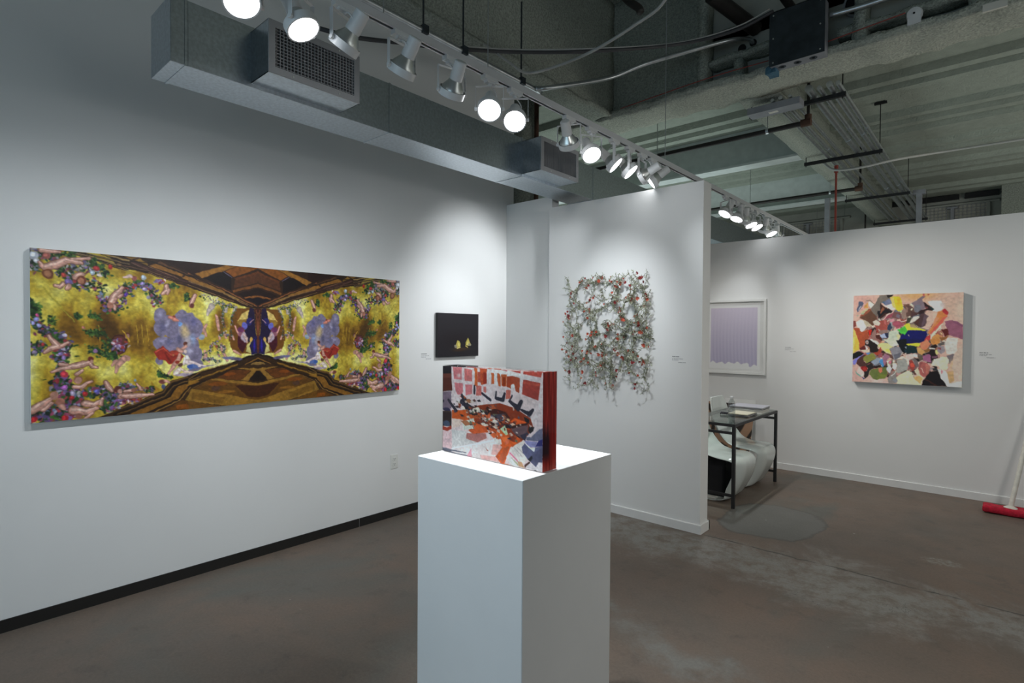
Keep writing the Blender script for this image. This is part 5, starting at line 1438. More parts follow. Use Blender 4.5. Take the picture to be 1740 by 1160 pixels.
def picture(name, img, gain, org, du, dv, m, parent, label=None):
    """a sheet of paint: one vertex per sample, spanning org + u*du + v*dv"""
    H, W = img.shape[:2]; u, v = np.meshgrid(np.linspace(0, 1, W), np.linspace(0, 1, H))
    o = abs_loc(parent)
    co = (np.array(org)-np.array(o))[None, None]+u[..., None]*np.array(du)+v[..., None]*np.array(dv)
    me = bpy.data.meshes.new(name); nf = (W-1)*(H-1)
    me.vertices.add(W*H); me.vertices.foreach_set('co', co.reshape(-1).astype(np.float32))
    ii = (np.arange(H-1)[:, None]*W+np.arange(W-1)[None]).reshape(-1)
    quad = np.stack([ii, ii+W, ii+W+1, ii+1], 1).astype(np.int32)
    me.loops.add(nf*4); me.loops.foreach_set('vertex_index', quad.reshape(-1)); me.polygons.add(nf); me.polygons.foreach_set('loop_start', np.arange(nf, dtype=np.int32)*4)
    me.update(calc_edges=True)
    at = me.color_attributes.new('paint', 'FLOAT_COLOR', 'POINT')
    rgba = np.ones((H, W, 4), np.float32); rgba[..., :3] = to_linear(img, gain); at.data.foreach_set('color', rgba.reshape(-1))
    me.materials.append(m); ob = bpy.data.objects.new(name, me); COL.objects.link(ob); ob.parent = parent
    if label: ob['label'] = label
    return ob
M['oil'] = painted('oil_paint', 0.42, 0.35, 0.15)
M['flat_paint'] = painted('flat_paint', 0.6, 0.3, 0.1)
M['print'] = painted('print_in_acrylic', 0.5, 0.2)
M['satin'] = painted('satin_print', 0.35, 0.4)
def fbm(H, W, seed, sc=(4, 4), oct=5):
    r = np.random.RandomState(seed); out = np.zeros((H, W)); amp = 1.0; tot = 0
    for k in range(oct):
        a, b = int(sc[0]*2**k)+2, int(sc[1]*2**k)+2; g = r.rand(a, b)
        y = np.linspace(0, a-1.001, H); x = np.linspace(0, b-1.001, W); yi, xi = y.astype(int), x.astype(int); fy, fx = (y-yi)[:, None], (x-xi)[None]
        fy, fx = fy*fy*(3-2*fy), fx*fx*(3-2*fx)
        q = (g[yi][:, xi]*(1-fy)+g[yi+1][:, xi]*fy)*(1-fx)+(g[yi][:, xi+1]*(1-fy)+g[yi+1][:, xi+1]*fy)*fx
        out += q*amp; tot += amp; amp *= 0.5
    return out/tot

def painterly(img, amp, seed, tone=0.1, cell=(16, 20)):
    """drag the edges about a little and mottle the tone, as a brush would"""
    H, W = img.shape[:2]; dx = (fbm(H, W, seed, cell, 3)-0.5)*2*amp; dy = (fbm(H, W, seed+1, cell, 3)-0.5)*2*amp
    Y, X = np.mgrid[0:H, 0:W]; x = np.clip(X+dx, 0, W-1.001); y = np.clip(Y+dy, 0, H-1.001); xi, yi = x.astype(int), y.astype(int); fx, fy = (x-xi)[..., None], (y-yi)[..., None]
    o = (img[yi, xi]*(1-fx)+img[yi, xi+1]*fx)*(1-fy)+(img[yi+1, xi]*(1-fx)+img[yi+1, xi+1]*fx)*fy
    t = fbm(H, W, seed+2, (cell[0]*2, cell[1]*2), 3)-0.5
    return np.clip(o*(1+2*tone*t)[..., None], 0, 1)

# ------------------------------------------------------------------ pictures on the left wall
PY0, PY1, PZ0, PZ1, PX = 0.471, 2.7276, 1.0263, 1.9047, -3.63
bp = empty('painting', (XW+0.02, 1.6, PZ0)); tag(bp, 'very wide golden mural-like painting of flying cherubs, garlands and a dark coffered hall', 'painting', 'pictures in the gallery')
MB().box(XW+0.006, PX-0.001, PY0+0.001, PY1-0.001, PZ0+0.001, PZ1-0.001).build('stretcher', M['canvas_edge'], bp, bevel=0.002)
HW, HH = 366, 300
f1, f2 = fbm(HH, HW, 5, (4, 14)), fbm(HH, HW, 6, (9, 6), 4)
# folds of gold cloth: dark brown hollows, ochre, and pale greenish crests
ridge = 1-np.abs(2*fbm(HH, HW, 7, (3, 9), 4)-1); vv, uu = np.mgrid[0:HH, 0:HW]/float(HH)
fold = np.clip(0.53+0.95*(f1-0.5)+0.55*(f2-0.5)+0.30*(ridge-0.75)-0.42*np.exp(-((vv-0.47)/0.11)**2)*np.clip(1.3-np.abs(uu-0.45)*2.2, 0, 1)+0.22*np.exp(-((vv-0.68)/0.10)**2)+0.16*np.exp(-((vv-0.27)/0.10)**2), 0, 1)
key = np.array([[0.30, 0.20, 0.06], [0.52, 0.38, 0.10], [0.68, 0.58, 0.18], [0.80, 0.75, 0.34], [0.88, 0.86, 0.58]]); kx = np.array([0, .3, .52, .75, 1.0])
gold = np.stack([np.interp(fold, kx, key[:, i]) for i in range(3)], -1)
RAW_BG = np.clip(gold, 0, 1)
def raster_on(bgimg, ops, W, H, uspan):
    a0 = raster(ops, W, H, '000000', uspan); a1 = raster(ops, W, H, 'ffffff', uspan)
    al = np.clip(1-(a1-a0).mean(-1), 0, 1)[..., None]
    return np.clip(a0+bgimg*(1-al), 0, 1)
half = raster_on(RAW_BG, ART_HALL[15:], HW, HH, 0.5)
half = painterly(half, 1.7, 40, 0.22, (34, 40)); full = np.concatenate([half, half[:, ::-1]], 1)
picture('painted_scene', full, 1.15, (PX, PY0, PZ1), (0, PY1-PY0, 0), (0, 0, PZ0-PZ1), M['oil'], bp)
MY0, MY1, MZ0, MZ1, MX = 3.138, 3.6307, 1.2767, 1.6611, -3.635
mp = empty('painting', (XW+0.02, 3.38, MZ0)); tag(mp, 'small near-black painting of two pale yellow moths by the wall corner', 'painting', 'pictures in the gallery')
MB().box(XW+0.004, MX-0.001, MY0, MY1, MZ0, MZ1).build('stretcher', M['moth_edge'], mp, bevel=0.002)
picture('painted_moths', raster(ART_MOTHS, 130, 110, '211d22'), 0.9, (MX, MY0+0.001, MZ1-0.001), (0, MY1-MY0-0.002, 0), (0, 0, MZ0-MZ1+0.002), M['oil'], mp)

# ------------------------------------------------------------------ pictures on the back wall
QX0, QX1, QZ0, QZ1, QY = -1.134, -0.2704, 1.0194, 1.8865, 6.49
ap = empty('painting', (-0.7, YB-0.03, QZ0)); tag(ap, 'square abstract painting of thick multicoloured strokes on pink ground', 'painting', 'pictures in the gallery')
MB().box(QX0, QX1, QY+0.001, YB-0.004, QZ0, QZ1).build('stretcher', M['canvas_edge'], ap, bevel=0.002)
gd = random.Random(9); dabs = list(ART_STROKES[:9])
tones = [(110,92,84),(142,110,102),(86,58,50),(160,96,92),(190,160,148),(60,48,48),(128,116,112),(200,186,172),(150,80,70),(176,120,84),(96,100,110),(206,200,178),(44,34,34),(170,130,124)]
for k in range(420):
    r = gd.uniform(0, 1)**.5; t = gd.uniform(0, 2*math.pi); x, y = 900+760*r*math.cos(t), 1060+800*r*math.sin(t); L_, a_ = gd.uniform(30, 110), gd.uniform(0, math.pi)
    if x > 1350 and y < 700: continue
    dabs.append((1, gd.choice(tones), (int(x-L_*math.cos(a_)), int(y-L_*math.sin(a_)), int(x), int(y+gd.uniform(-20, 20)), int(x+L_*math.cos(a_)), int(y+L_*math.sin(a_))), (int(gd.uniform(10, 30)), int(gd.uniform(25, 60)), int(gd.uniform(10, 30)))))
picture('painted_strokes', painterly(raster(dabs+ART_STROKES[9:], 220, 220, 'c8a698'), 2.0, 50, 0.1, (24, 24)), 1.6, (QX0, QY, QZ1), (QX1-QX0, 0, 0), (0, 0, QZ0-QZ1), M['oil'], ap)
FX0, FX1, FZ0, FZ1 = -2.70, -1.983, 1.030, 1.888
fp = empty('framed_print', (-2.34, YB-0.02, FZ0)); tag(fp, 'white framed pale lavender drawing of a hanging curtain', 'picture', 'pictures in the gallery')
fr = MB(); e, ya, yb = 0.026, YB-0.045, YB-0.002
fr.box(FX0, FX1, ya, yb, FZ1-e, FZ1).box(FX0, FX1, ya, yb, FZ0, FZ0+e).box(FX0, FX0+e, ya, yb, FZ0+e, FZ1-e).box(FX1-e, FX1, ya, yb, FZ0+e, FZ1-e)
fr.build('frame', M['frame_white'], fp, bevel=0.002)
MB().box(FX0+e, FX1-e, YB-0.018, YB-0.004, FZ0+e, FZ1-e).build('backing', M['frame_white'], fp)
PX0, PX1, PZa, PZb = FX0+0.045, FX1-0.065, FZ0+0.055, FZ1-0.045
W_, H_ = 170, 200
u, v = np.meshgrid(np.linspace(0, 1, W_), np.linspace(0, 1, H_))
im = np.empty((H_, W_, 3)); im[:] = (0.86, 0.85, 0.82)
hem = 0.915+0.022*np.sin(u*40)*np.abs(np.sin(u*13))+0.03*(u > .8)
ins = np.clip((u-0.06)*80, 0, 1)*np.clip((0.955-u)*80, 0, 1)*np.clip((v-0.055)*80, 0, 1)*np.clip((hem-v)*80, 0, 1)
fold = 0.5+0.5*np.sin(u*95+3*np.sin(v*3)); fold = fold*np.clip(v*1.6-0.1, 0.25, 1)
tone = np.stack([0.735-0.075*v-0.032*fold, 0.70-0.06*v-0.032*fold, 0.755-0.03*v-0.022*fold], -1)
im = im*(1-ins[..., None])+tone*ins[..., None]
MB().box(PX0, PX1, YB-0.0195, YB-0.017, PZa, PZb).build('sheet', M['paper'], fp)
picture('drawing', im, 1.5, (PX0, YB-0.0200, PZb), (PX1-PX0, 0, 0), (0, 0, PZa-PZb), M['flat_paint'], fp)
MB().box(FX0+e, FX1-e, YB-0.040, YB-0.038, FZ0+e, FZ1-e).build('glazing', clear('picture_glazing', (0.985, 0.985, 0.985), 1.2, 0.02), fp)
# wall lettering beside the pictures
def lettering(origin, du, rows, label, seed):
    """small lines of lettering stuck to the wall, too small to read"""
    g = random.Random(seed); mb = MB(); o = Vector(origin); du = Vector(du); nrm = Vector((0,0,1)).cross(du)*-1
    for (x0, z, wd, h) in rows:
        x = x0
        while x < x0+wd:
            q = g.uniform(0.003, 0.009)
            a = o+du*x; b = o+du*min(x+q, x0+wd)
            p = [a, b, b+Vector((0,0,h)), a+Vector((0,0,h))]; p = [k+Vector((0,0,z)) for k in p]
            mb.add(p+[k+nrm*0.0012 for k in p], [(0,1,2,3),(7,6,5,4),(0,4,5,1),(1,5,6,2),(2,6,7,3),(3,7,4,0)])
            x += q+g.choice((0.002, 0.002, 0.006))
    return thing_mesh('wall_label', mb, M['ink'], label, 'label', 'small wall labels')
R4 = [(0.0, 0.03, 0.06, 0.007), (0.0, 0.015, 0.085, 0.004), (0.0, 0.005, 0.05, 0.004), (0.05, -0.012, 0.06, 0.004)]
lettering((XW+0.0002, 2.985, 1.275), (0,1,0), R4, 'tiny grey wall lettering left of the black moth painting', 1)
lettering((-1.90, YP-0.0002, 1.285), (1,0,0), R4, 'tiny grey wall lettering right of the flower relief', 2)
lettering((-1.79, YB-0.0002, 1.315), (1,0,0), R4, 'tiny grey wall lettering right of the white framed drawing', 3)
lettering((-0.155, YB-0.0002, 1.305), (1,0,0), R4, 'tiny grey wall lettering right of the abstract painting', 4)

# ------------------------------------------------------------------ wall outlet
ou = empty('wall_outlet', (XW, 2.709, 0.389)); tag(ou, 'white double electrical outlet low on the left wall', 'outlet')
MB().box(XW-0.002, XW+0.006, 2.674, 2.744, 0.389, 0.503).build('plate', M['outlet'], ou, bevel=0.003)
for zc in (0.4255, 0.4665):
    rc = MB().box(XW+0.005, XW+0.0085, 2.692, 2.726, zc-0.0145, zc+0.0145).build('receptacle', M['outlet'], ou, bevel=0.002)
    for y in (2.7015, 2.7145): MB().box(XW+0.0075, XW+0.0090, y-0.001, y+0.001, zc-0.002, zc+0.008).build('slot', M['slot'], rc)
    MB().cyl((XW+0.0075, 2.709, zc-0.008), (XW+0.0090, 2.709, zc-0.008), 0.0028, n=10).build('slot', M['slot'], rc)
MB().cyl((XW+0.005, 2.709, 0.446), (XW+0.0072, 2.709, 0.446), 0.003, n=10).build('screw', M['silver'], ou)

# ------------------------------------------------------------------ plinth and the block on it
thing_mesh('plinth', MB().box(-1.520, -1.038, 1.223, 1.710, 0, 1.067), M['plinth'], 'tall square white display plinth standing in the foreground', 'plinth', bevel=0.0025)
BX0, BX1, BY0, BY1, BZ0, BZ1 = -1.513, -1.0495, 1.327, 1.403, 1.0675, 1.3785
blk = empty('acrylic_block', (-1.28, 1.365, BZ0)); tag(blk, 'thick clear block holding a red and white picture of a crowded boardroom, on the plinth', 'artwork')
MB().box(BX0, BX1, BY0, BY1, BZ0, BZ1).build('acrylic_body', M['acrylic'], blk, bevel=0.0015)
ge = random.Random(17); bits = []
inks = [(34,28,34),(52,48,62),(26,22,24),(120,52,26),(190,176,166),(168,148,134),(92,32,22),(150,70,36),(66,66,80),(86,92,72),(188,170,158),(104,44,30),(70,40,36)]
for k in range(150):
    x = ge.gauss(1020, 360); y = 1060+(x-1020)*0.17+ge.gauss(0, 150); w_, h_, t = ge.uniform(12, 46), ge.uniform(10, 40), ge.uniform(-.3, .9)
    if not (250 < x < 1850 and 720 < y < 1500): continue
    q = [(-w_, -h_*.4), (w_*.4, -h_), (w_, h_*.5), (-w_*.3, h_)]
    bits.append((0, ge.choice(inks), tuple(int(v_) for px, py in q for v_ in (x+px*math.cos(t)-py*math.sin(t), y+px*math.sin(t)+py*math.cos(t)))))
img = painterly(raster(ART_TABLE+bits, 280, 200, 'cdbcb8'), 0.9, 60, 0.14, (24, 34))
# internal reflection at left and white see-through line are painted into the sheet
picture('print_with_reflection', img, 1.5, (BX0+0.002, BY0+0.003, BZ1-0.003), (BX1-BX0-0.004, 0, 0), (0, 0, BZ0-BZ1+0.004), M['print'], blk, 'picture sheet inside the block with painted-in reflections')
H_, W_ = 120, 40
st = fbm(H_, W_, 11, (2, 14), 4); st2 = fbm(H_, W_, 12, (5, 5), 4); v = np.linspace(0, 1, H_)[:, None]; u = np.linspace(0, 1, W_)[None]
red = np.stack([0.30+0.42*st, 0.05+0.22*st**2, 0.045+0.16*st**2], -1)  # picture refracted through the block side, painted as streaks
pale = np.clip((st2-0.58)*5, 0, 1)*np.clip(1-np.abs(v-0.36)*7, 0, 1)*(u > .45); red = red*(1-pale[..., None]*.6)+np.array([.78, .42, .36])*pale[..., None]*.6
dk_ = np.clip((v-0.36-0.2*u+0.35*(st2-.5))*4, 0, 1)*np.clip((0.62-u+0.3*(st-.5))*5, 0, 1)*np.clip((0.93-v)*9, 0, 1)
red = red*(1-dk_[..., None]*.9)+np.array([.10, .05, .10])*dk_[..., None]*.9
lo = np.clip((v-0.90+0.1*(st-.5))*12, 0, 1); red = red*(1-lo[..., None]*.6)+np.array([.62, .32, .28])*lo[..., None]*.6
picture('painted_refraction', red, 2.3, (BX1-0.002, BY0+0.004, BZ1-0.002), (0, BY1-BY0-0.006, 0), (0, 0, BZ0-BZ1+0.003), M['print'], blk, 'painted red refraction streaks on the block side')
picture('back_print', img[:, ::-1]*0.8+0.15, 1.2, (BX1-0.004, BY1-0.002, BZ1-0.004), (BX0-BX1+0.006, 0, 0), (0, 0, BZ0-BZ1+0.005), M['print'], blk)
picture('edge_print', img[:, :8][:, ::-1].repeat(3, 1), 1.2, (BX0+0.0015, BY1-0.003, BZ1-0.003), (0, BY0-BY1+0.005, 0), (0, 0, BZ0-BZ1+0.004), M['print'], blk)  # repeats the painted reflection strip on the left face

# ------------------------------------------------------------------ flower relief on the partition
fl = empty('flower_relief', (-2.47, YP-0.03, 1.02)); tag(fl, 'open square wall relief of thin green stems and red flowers on the partition', 'sculpture')
g = random.Random(21); stems = MB(); leaves = MB(); leaves2 = MB()
RX0, RX1, RZ0, RZ1 = -2.885, -2.075, 1.035, 1.955
holes = [(-2.70,1.80,.085,.075),(-2.46,1.84,.05,.055),(-2.30,1.83,.075,.06),(-2.17,1.80,.04,.08),(-2.24,1.66,.07,.075),(-2.50,1.61,.045,.09),(-2.70,1.50,.065,.075),(-2.56,1.44,.05,.07),(-2.27,1.42,.05,.08),(-2.36,1.27,.04,.05),(-2.18,1.40,.05,.06),(-2.29,1.11,.055,.08),(-2.20,1.24,.05,.05),(-2.53,1.28,.04,.05),(-2.60,1.72,.04,.04)]
def hole(x, z):
    for hx, hz, a, b in holes:
        if ((x-hx)/a)**2+((z-hz)/b)**2 < 1: return (hx, hz)
    return None
def edge(x, z): return RX0-0.01 < x < RX1+0.015 and RZ0-0.02 < z < RZ1+0.03
pts_all = []
for k in range(118):
    x, z = g.uniform(RX0, RX1), g.uniform(RZ0, RZ1)
    if k % 9 == 1: z = g.uniform(RZ0, RZ0+0.28)
    if k % 6 == 0: x = g.choice((RX0+0.03, RX1-0.01, RX1-0.03, RX0+0.06))+g.uniform(-.02, .02); a = math.pi/2
    else: a = g.choice((math.pi/2, math.pi/2, 0.3, -0.3, 0, 2.4))+g.gauss(0, .35)
    y = YP-g.uniform(0.012, 0.075); path = []
    for i in range(g.randint(14, 30)):
        h = hole(x, z)
        if h: x += 0.012*(1 if x > h[0] else -1)*1.2; z += 0.010*(1 if z > h[1] else -1)
        if not edge(x, z): break
        path.append((x, y, z)); a += g.gauss(0, .38); x += 0.021*math.cos(a); z += 0.021*math.sin(a); y = min(YP-0.008, max(YP-0.095, y+g.gauss(0, .009)))
    if len(path) > 4:
        stems.tube(spline(path, 2), 0.0021, 4); pts_all += path
for p_ in pts_all:
    for q in range(3):
        if g.random() < 0.9:
            a, b = g.uniform(0, 2*math.pi), g.uniform(-.9, .9); d = Vector((math.cos(a)*math.cos(b), -abs(math.sin(b))*.8, math.sin(a)*math.cos(b))); L = g.uniform(0.011, 0.026)
            s = d.cross(Vector((g.gauss(0,1), g.gauss(0,1), g.gauss(0,1)))).normalized()*L*g.uniform(.16, .26); c = Vector(p_)+d*L*.55
            e_ = Vector(p_)+d*L*1.25; n_ = d.cross(s).normalized()*L*.08
            (leaves if g.random() < .62 else leaves2).add([p_, c+s+n_, e_, c-s+n_, c-n_], [(0,1,4),(1,2,4),(2,3,4),(3,0,4)])
for x in (-2.8, -2.5, -2.2):
    for z in (1.15, 1.85): stems.tube([(x, YP-0.001, z), (x+0.01, YP-0.05, z+0.01)], 0.0022, 5)
tag(stems.build('stems', M['stem'], fl), None, None, None, 'stuff')
tag(leaves.build('leaves', M['leaf'], fl), None, None, None, 'stuff')
tag(leaves2.build('leaves', M['stem'], fl), None, None, None, 'stuff')
def blossom_mesh(name, m, seed):
    q = random.Random(seed); b = MB(); n = 6
    for i in range(n):
        a = 2*math.pi*i/n+q.uniform(-.2, .2); d = Vector((math.cos(a), -0.55, math.sin(a))).normalized(); s = Vector((-math.sin(a), 0, math.cos(a))); L = q.uniform(.85, 1.15)
        b.add([(0,0,0), d*L*.55+s*.34, d*L*1.05+Vector((0,-.12,0)), d*L*.55-s*.34, d*L*.55+Vector((0,.14,0))], [(0,1,4),(1,2,4),(2,3,4),(3,0,4)])
    for i in range(3):
        a = 2.1*i+.4; b.tube([(0,0,0), (0.18*math.cos(a), -0.75, 0.18*math.sin(a))], 0.05, 4)
    o = b.build(name, m, None, origin=(0,0,0)); me = o.data; bpy.data.objects.remove(o); return me
bms = [blossom_mesh('blossom', M['petal'], 1), blossom_mesh('blossom', M['petal_dark'], 2), blossom_mesh('blossom', M['petal'], 3)]
spots = [(-2.67,1.885,.020),(-2.50,1.955,.018),(-2.515,1.925,.019),(-2.28,1.90,.018),(-2.135,1.93,.018),(-2.12,1.705,.021),(-2.845,1.64,.024),(-2.62,1.69,.022),(-2.29,1.60,.023),(-2.45,1.57,.020),(-2.44,1.525,.02),(-2.16,1.575,.02),(-2.14,1.50,.024),(-2.36,1.745,.02),(-2.79,1.47,.02),(-2.34,1.45,.022),(-2.38,1.36,.024),(-2.55,1.38,.018),(-2.35,1.325,.021),(-2.80,1.16,.028),(-2.53,1.315,.02),(-2.11,1.40,.023),(-2.65,1.33,.021),(-2.86,1.33,.02),(-2.12,1.27,.018),(-2.20,1.26,.02),(-2.24,1.18,.02),(-2.68,1.16,.022),(-2.40,1.06,.018),(-2.17,1.06,.017),(-2.56,1.79,.017),(-2.17,1.77,.02),(-2.45,1.47,.019)]
while len(spots) < 165:
    p_ = g.choice(pts_all); spots.append((p_[0]+g.gauss(0,.008), p_[2]+g.gauss(0,.008), g.uniform(.010, .018)))
for i, (x, z, r) in enumerate(spots):
    b = bpy.data.objects.new('blossom', bms[g.choice((0,0,1,2))]); COL.objects.link(b); b.parent = fl
    b.location = Vector((x, YP-g.uniform(.035, .095), z))-fl.location; b.scale = (r, r, r); b.rotation_euler = (g.uniform(-.6,.6), g.uniform(0,6), g.uniform(-.7,.7))

# ------------------------------------------------------------------ desk, chairs and the things on the desk
TZ, TX0, TX1, TY0, TY1 = 0.725, -2.135, -1.69, 4.775, 5.965
tb = empty('glass_table', (-1.92, 5.37, 0)); tag(tb, 'glass-topped desk with a thin black steel frame behind the partition', 'table')
s = 0.026
for x in (TX0, TX1-s):
    for y in (TY0, TY1-s): MB().box(x, x+s, y, y+s, 0, TZ-0.004).build('leg', M['black_steel'], tb)
rl = MB()
for z in (TZ-s, ): rl.box(TX0+s, TX1-s, TY0, TY0+s, z, z+s-0.004).box(TX0+s, TX1-s, TY1-s, TY1, z, z+s-0.004).box(TX0, TX0+s, TY0+s, TY1-s, z, z+s-0.004).box(TX1-s, TX1, TY0+s, TY1-s, z, z+s-0.004)
rl.build('top_rail', M['black_steel'], tb)
for y in (TY0, TY1-s):
    MB().box(TX0+s, TX1-s, y+0.003, y+s-0.003, TZ-0.092, TZ-0.070).build('stretcher', M['black_steel'], tb)
    MB().box(TX0+s, TX1-s, y+0.003, y+s-0.003, 0.095, 0.117).build('stretcher', M['black_steel'], tb)
MB().box(TX0+0.004, TX1-0.004, TY0+0.004, TY1-0.004, TZ-0.004, TZ+0.004).build('glass_top', M['glass'], tb, bevel=0.001)

PR = [(-.245,.845,.155,.010),(-.243,.80,.19,.02),(-.235,.72,.215,.035),(-.215,.62,.22,.045),(-.175,.52,.222,.05),(-.11,.445,.23,.04),(-.02,.412,.238,.0),(.09,.405,.242,-.02),(.19,.410,.242,-.035),(.26,.400,.240,-.05),(.297,.365,.236,-.06),(.305,.31,.232,-.065),(.292,.24,.226,-.07),(.262,.165,.218,-.07),(.222,.09,.212,-.065),(.185,.035,.212,-.045),(.140,.008,.216,-.012),(.05,.004,.228,0),(-.08,.004,.238,0),(-.20,.004,.242,0),(-.235,.004,.225,0)]
def chair(loc, rz, label):
    rows = []; P = [Vector((a[0], a[1], a[2])) for a in PR]; K = [a[3] for a in PR]; n = 5
    pts = spline(P, n); ks = [K[i]+(K[i+1]-K[i])*j/n for i in range(len(K)-1) for j in range(n)]+[K[-1]]
    vs = []; m_ = 22
    for i, p in enumerate(pts):
        t = pts[min(i+1, len(pts)-1)]-pts[max(0, i-1)]; t = Vector((t.x, t.y)).normalized(); nr = Vector((t.y*-1, t.x))*-1.0  # normal in the profile plane
        nr = Vector((-t.y, t.x))
        # the profile runs from the top of the back to the floor: its left side is the sitter's side
        for j in range(m_+1):
            a = -1+2*j/m_; f = max(0, (abs(a)-0.45)/0.55)**2.2
            vs.append((p.x+nr.x*ks[i]*f, a*p.z*(1-0.02*f), max(0.004, p.y+nr.y*ks[i]*f)))
    fs = [(i*(m_+1)+j, i*(m_+1)+j+1, (i+1)*(m_+1)+j+1, (i+1)*(m_+1)+j) for i in range(len(pts)-1) for j in range(m_)]
    me = bpy.data.meshes.new('cantilever_chair'); me.from_pydata(vs, [], fs); me.update(); me.materials.append(M['chair'])
    o = bpy.data.objects.new('cantilever_chair', me); COL.objects.link(o); o.location = loc; o.rotation_euler = (0, 0, rz); me.shade_smooth()
    so = o.modifiers.new('thickness', 'SOLIDIFY'); so.thickness = 0.009; so.offset = 0
    ss = o.modifiers.new('smooth', 'SUBSURF'); ss.levels = ss.render_levels = 1
    return tag(o, label, 'chair', 'white moulded chairs at the desk')
chair((-1.975, 5.115, 0.002), 0.0, 'white glossy one-piece moulded chair nearest the partition, black bag under its seat')
chair((-1.975, 5.70, 0.002), 0.0, 'white glossy one-piece moulded chair further back, its backrest showing above the desk')
bg = empty('handbag', (-2.02, 5.08, 0.012)); tag(bg, 'black cloth bag tucked under the nearer white chair', 'bag')
b_ = MB().rough(-2.24, -1.87, 5.02, 5.24, 0.014, 0.35, 0.045, 0.014, 7, 4).build('body', M['black_cloth'], bg, smooth=180)
MB().tube(spline([(-2.16,5.03,0.33),(-2.10,5.00,0.37),(-2.0,5.00,0.37),(-1.94,5.03,0.33)], 6), 0.008, 6).build('handle', M['black_cloth'], bg, smooth=180)
thing_mesh('folded_paper', MB().box(-1.99, -1.90, 4.90, 4.955, 0.012, 0.03), M['paper'], 'folded pale paper by the black bag under the chair', 'paper', bevel=0.003)
# bottle
bt = empty('water_bottle', (-1.806, 5.01, TZ+0.004)); tag(bt, 'clear plastic water bottle standing on the glass desk', 'bottle')
bz = TZ+0.0045
pf = [(0.0,0),(0.026,0.0),(0.030,0.006),(0.031,0.02),(0.0295,0.03),(0.031,0.04),(0.0295,0.05),(0.031,0.06),(0.031,0.072),(0.0285,0.085),(0.0285,0.11),(0.031,0.122),(0.031,0.135),(0.026,0.158),(0.014,0.180),(0.0125,0.186),(0.0125,0.194)]
MB().lathe(pf, 24, (-1.806, 5.01, bz)).build('body', M['pet'], bt, smooth=60)
MB().lathe([(0.0,0.186),(0.0145,0.186),(0.0148,0.189),(0.0148,0.203),(0.013,0.206),(0.0,0.206)], 20, (-1.806, 5.01, bz)).build('cap', M['lamp_white'], bt, smooth=40)
MB().lathe([(0.0,0.003),(0.025,0.003),(0.028,0.008),(0.0285,0.045),(0.0,0.045)], 20, (-1.806, 5.01, bz)).build('water', M['water'], bt, smooth=40)
# books
def book(x0, x1, y0, y1, z, h, cover, label, rz=0.0, name='book'):
    t = empty(name, ((x0+x1)/2, (y0+y1)/2, z)); tag(t, label, 'book', 'books on the glass desk')
    MB().box(x0+0.006, x1-0.004, y0+0.006, y1-0.006, z+0.003, z+h-0.003).build('pages', M['paper'], t)
    MB().box(x0, x1, y0, y1, z, z+0.003).box(x0, x1, y0, y1, z+h-0.003, z+h).box(x0, x0+0.004, y0, y1, z+0.003, z+h-0.003).build('cover', cover, t)
    t.rotation_euler = (0, 0, rz); return t
z = TZ+0.0045
book(-2.03, -1.715, 5.55, 5.80, z, 0.030, M['frame_white'], 'white book at the bottom of the stack on the far desk corner')
book(-2.02, -1.72, 5.555, 5.81, z+0.0305, 0.012, M['book_dark'], 'dark book lying on top of the white one in the desk stack')
book(-2.03, -1.715, 5.56, 5.83, z+0.043, 0.010, M['book_lilac'], 'lilac grey flat book topmost of the desk stack', 0.03)
book(-1.93, -1.74, 5.24, 5.50, z, 0.012, M['book_dark'], 'dark flat book at the middle of the desk, under the cream folder', 0.05)
thing_mesh('folder', MB().box(-1.935, -1.75, 5.25, 5.49, z+0.0125, z+0.018).box(-1.93, -1.755, 5.255, 5.485, z+0.018, z+0.0195), M['cream'], 'cream paper folder lying on the dark flat book', 'folder')
ky = MB()
for q in range(5): ky.tube(spline([(-1.99+0.012*q, 5.23+0.006*q, z+0.006), (-1.985+0.014*q, 5.25, z+0.022), (-1.97+0.01*q, 5.27, z+0.006)], 5), 0.006, 6)
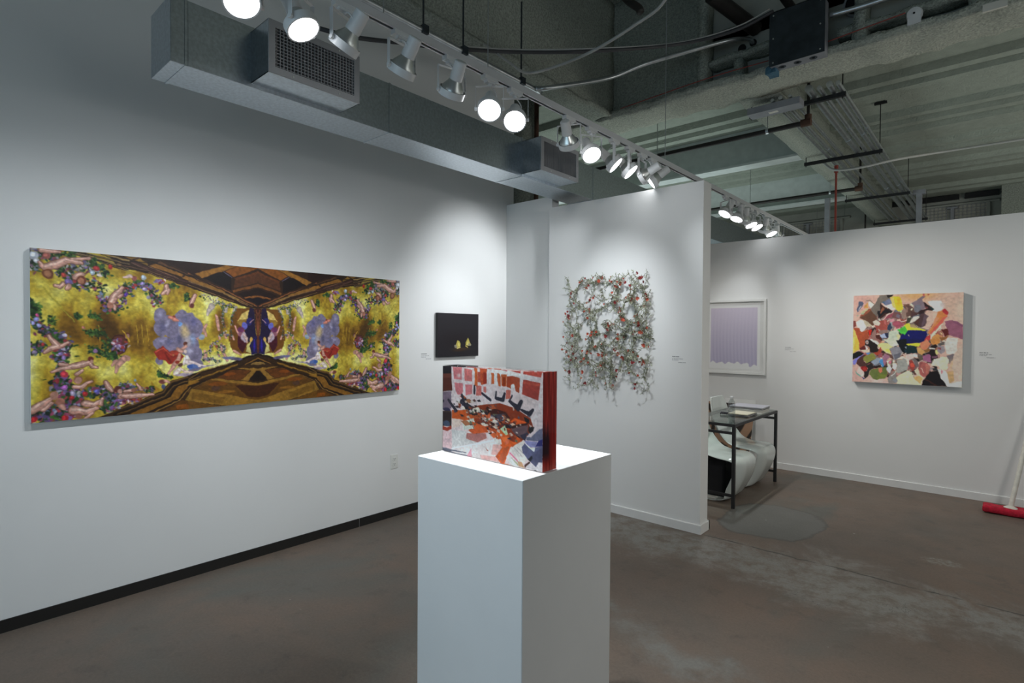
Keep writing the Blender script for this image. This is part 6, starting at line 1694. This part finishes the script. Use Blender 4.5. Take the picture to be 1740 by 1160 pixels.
thing_mesh('glasses_case', ky, M['book_dark'], 'small crumpled dark object beside the water bottle on the desk', 'case', smooth=180)
# picture leaning on the back wall under the desk
lp = empty('leaning_picture', (-2.45, 6.40, 0)); tag(lp, 'unframed brown and black swirling picture leaning on the back wall behind the chairs', 'picture')
W_, H_ = 150, 150
u, v = np.meshgrid(np.linspace(0, 1, W_), np.linspace(0, 1, H_))
sw = np.sin(18*(v+0.35*np.sin(u*5+1.2)+0.25*u*u)+4*np.sin(u*3+v*4)); dkm = np.clip((sw-0.35)*3, 0, 1); big = np.clip((fbm(H_, W_, 31, (4, 4), 3)-0.56)*12, 0, 1)
im = np.stack([0.66-0.1*v, 0.53-0.1*v, 0.43-0.1*v], -1)*(1-0.75*np.maximum(dkm, big))[..., None]
MB().add([(-2.86,6.30,0.0),(-2.09,6.30,0.0),(-2.09,6.53,0.685),(-2.86,6.53,0.685),(-2.86,6.325,-0.0),(-2.09,6.325,0.0),(-2.09,6.553,0.738),(-2.86,6.553,0.738)], [(0,1,2,3),(7,6,5,4),(0,4,5,1),(1,5,6,2),(2,6,7,3),(3,7,4,0)]).build('stretcher', M['canvas_edge'], lp)
picture('painted_swirls', im, 1.0, (-2.86, 6.528, 0.685), (0.77, 0, 0), (0, -0.23, -0.685), M['satin'], lp)

# ------------------------------------------------------------------ mop by the back wall
mo = empty('dust_mop', (0.16, 6.2, 0)); tag(mo, 'red flat dust mop with a white pole on the floor at the right edge', 'mop')
pd = MB().rough(-0.105, 0.42, 6.12, 6.27, 0.004, 0.062, 0.03, 0.009, 9, 5)
md = pd.build('mop_pad', M['red_cloth'], mo, smooth=180); md.modifiers.new('soft', 'SUBSURF').render_levels = 1
MB().lathe([(0.0,0.05),(0.05,0.052),(0.045,0.062),(0.02,0.075),(0.0,0.078)], 16, (0.073, 6.20, 0.0)).build('collar', M['mop_pole'], mo, smooth=40)
MB().cyl((0.073, 6.20, 0.055), (0.30, 6.537, 1.42), 0.0175, 0.016, n=16).build('pole', M['mop_pole'], mo, smooth=60)
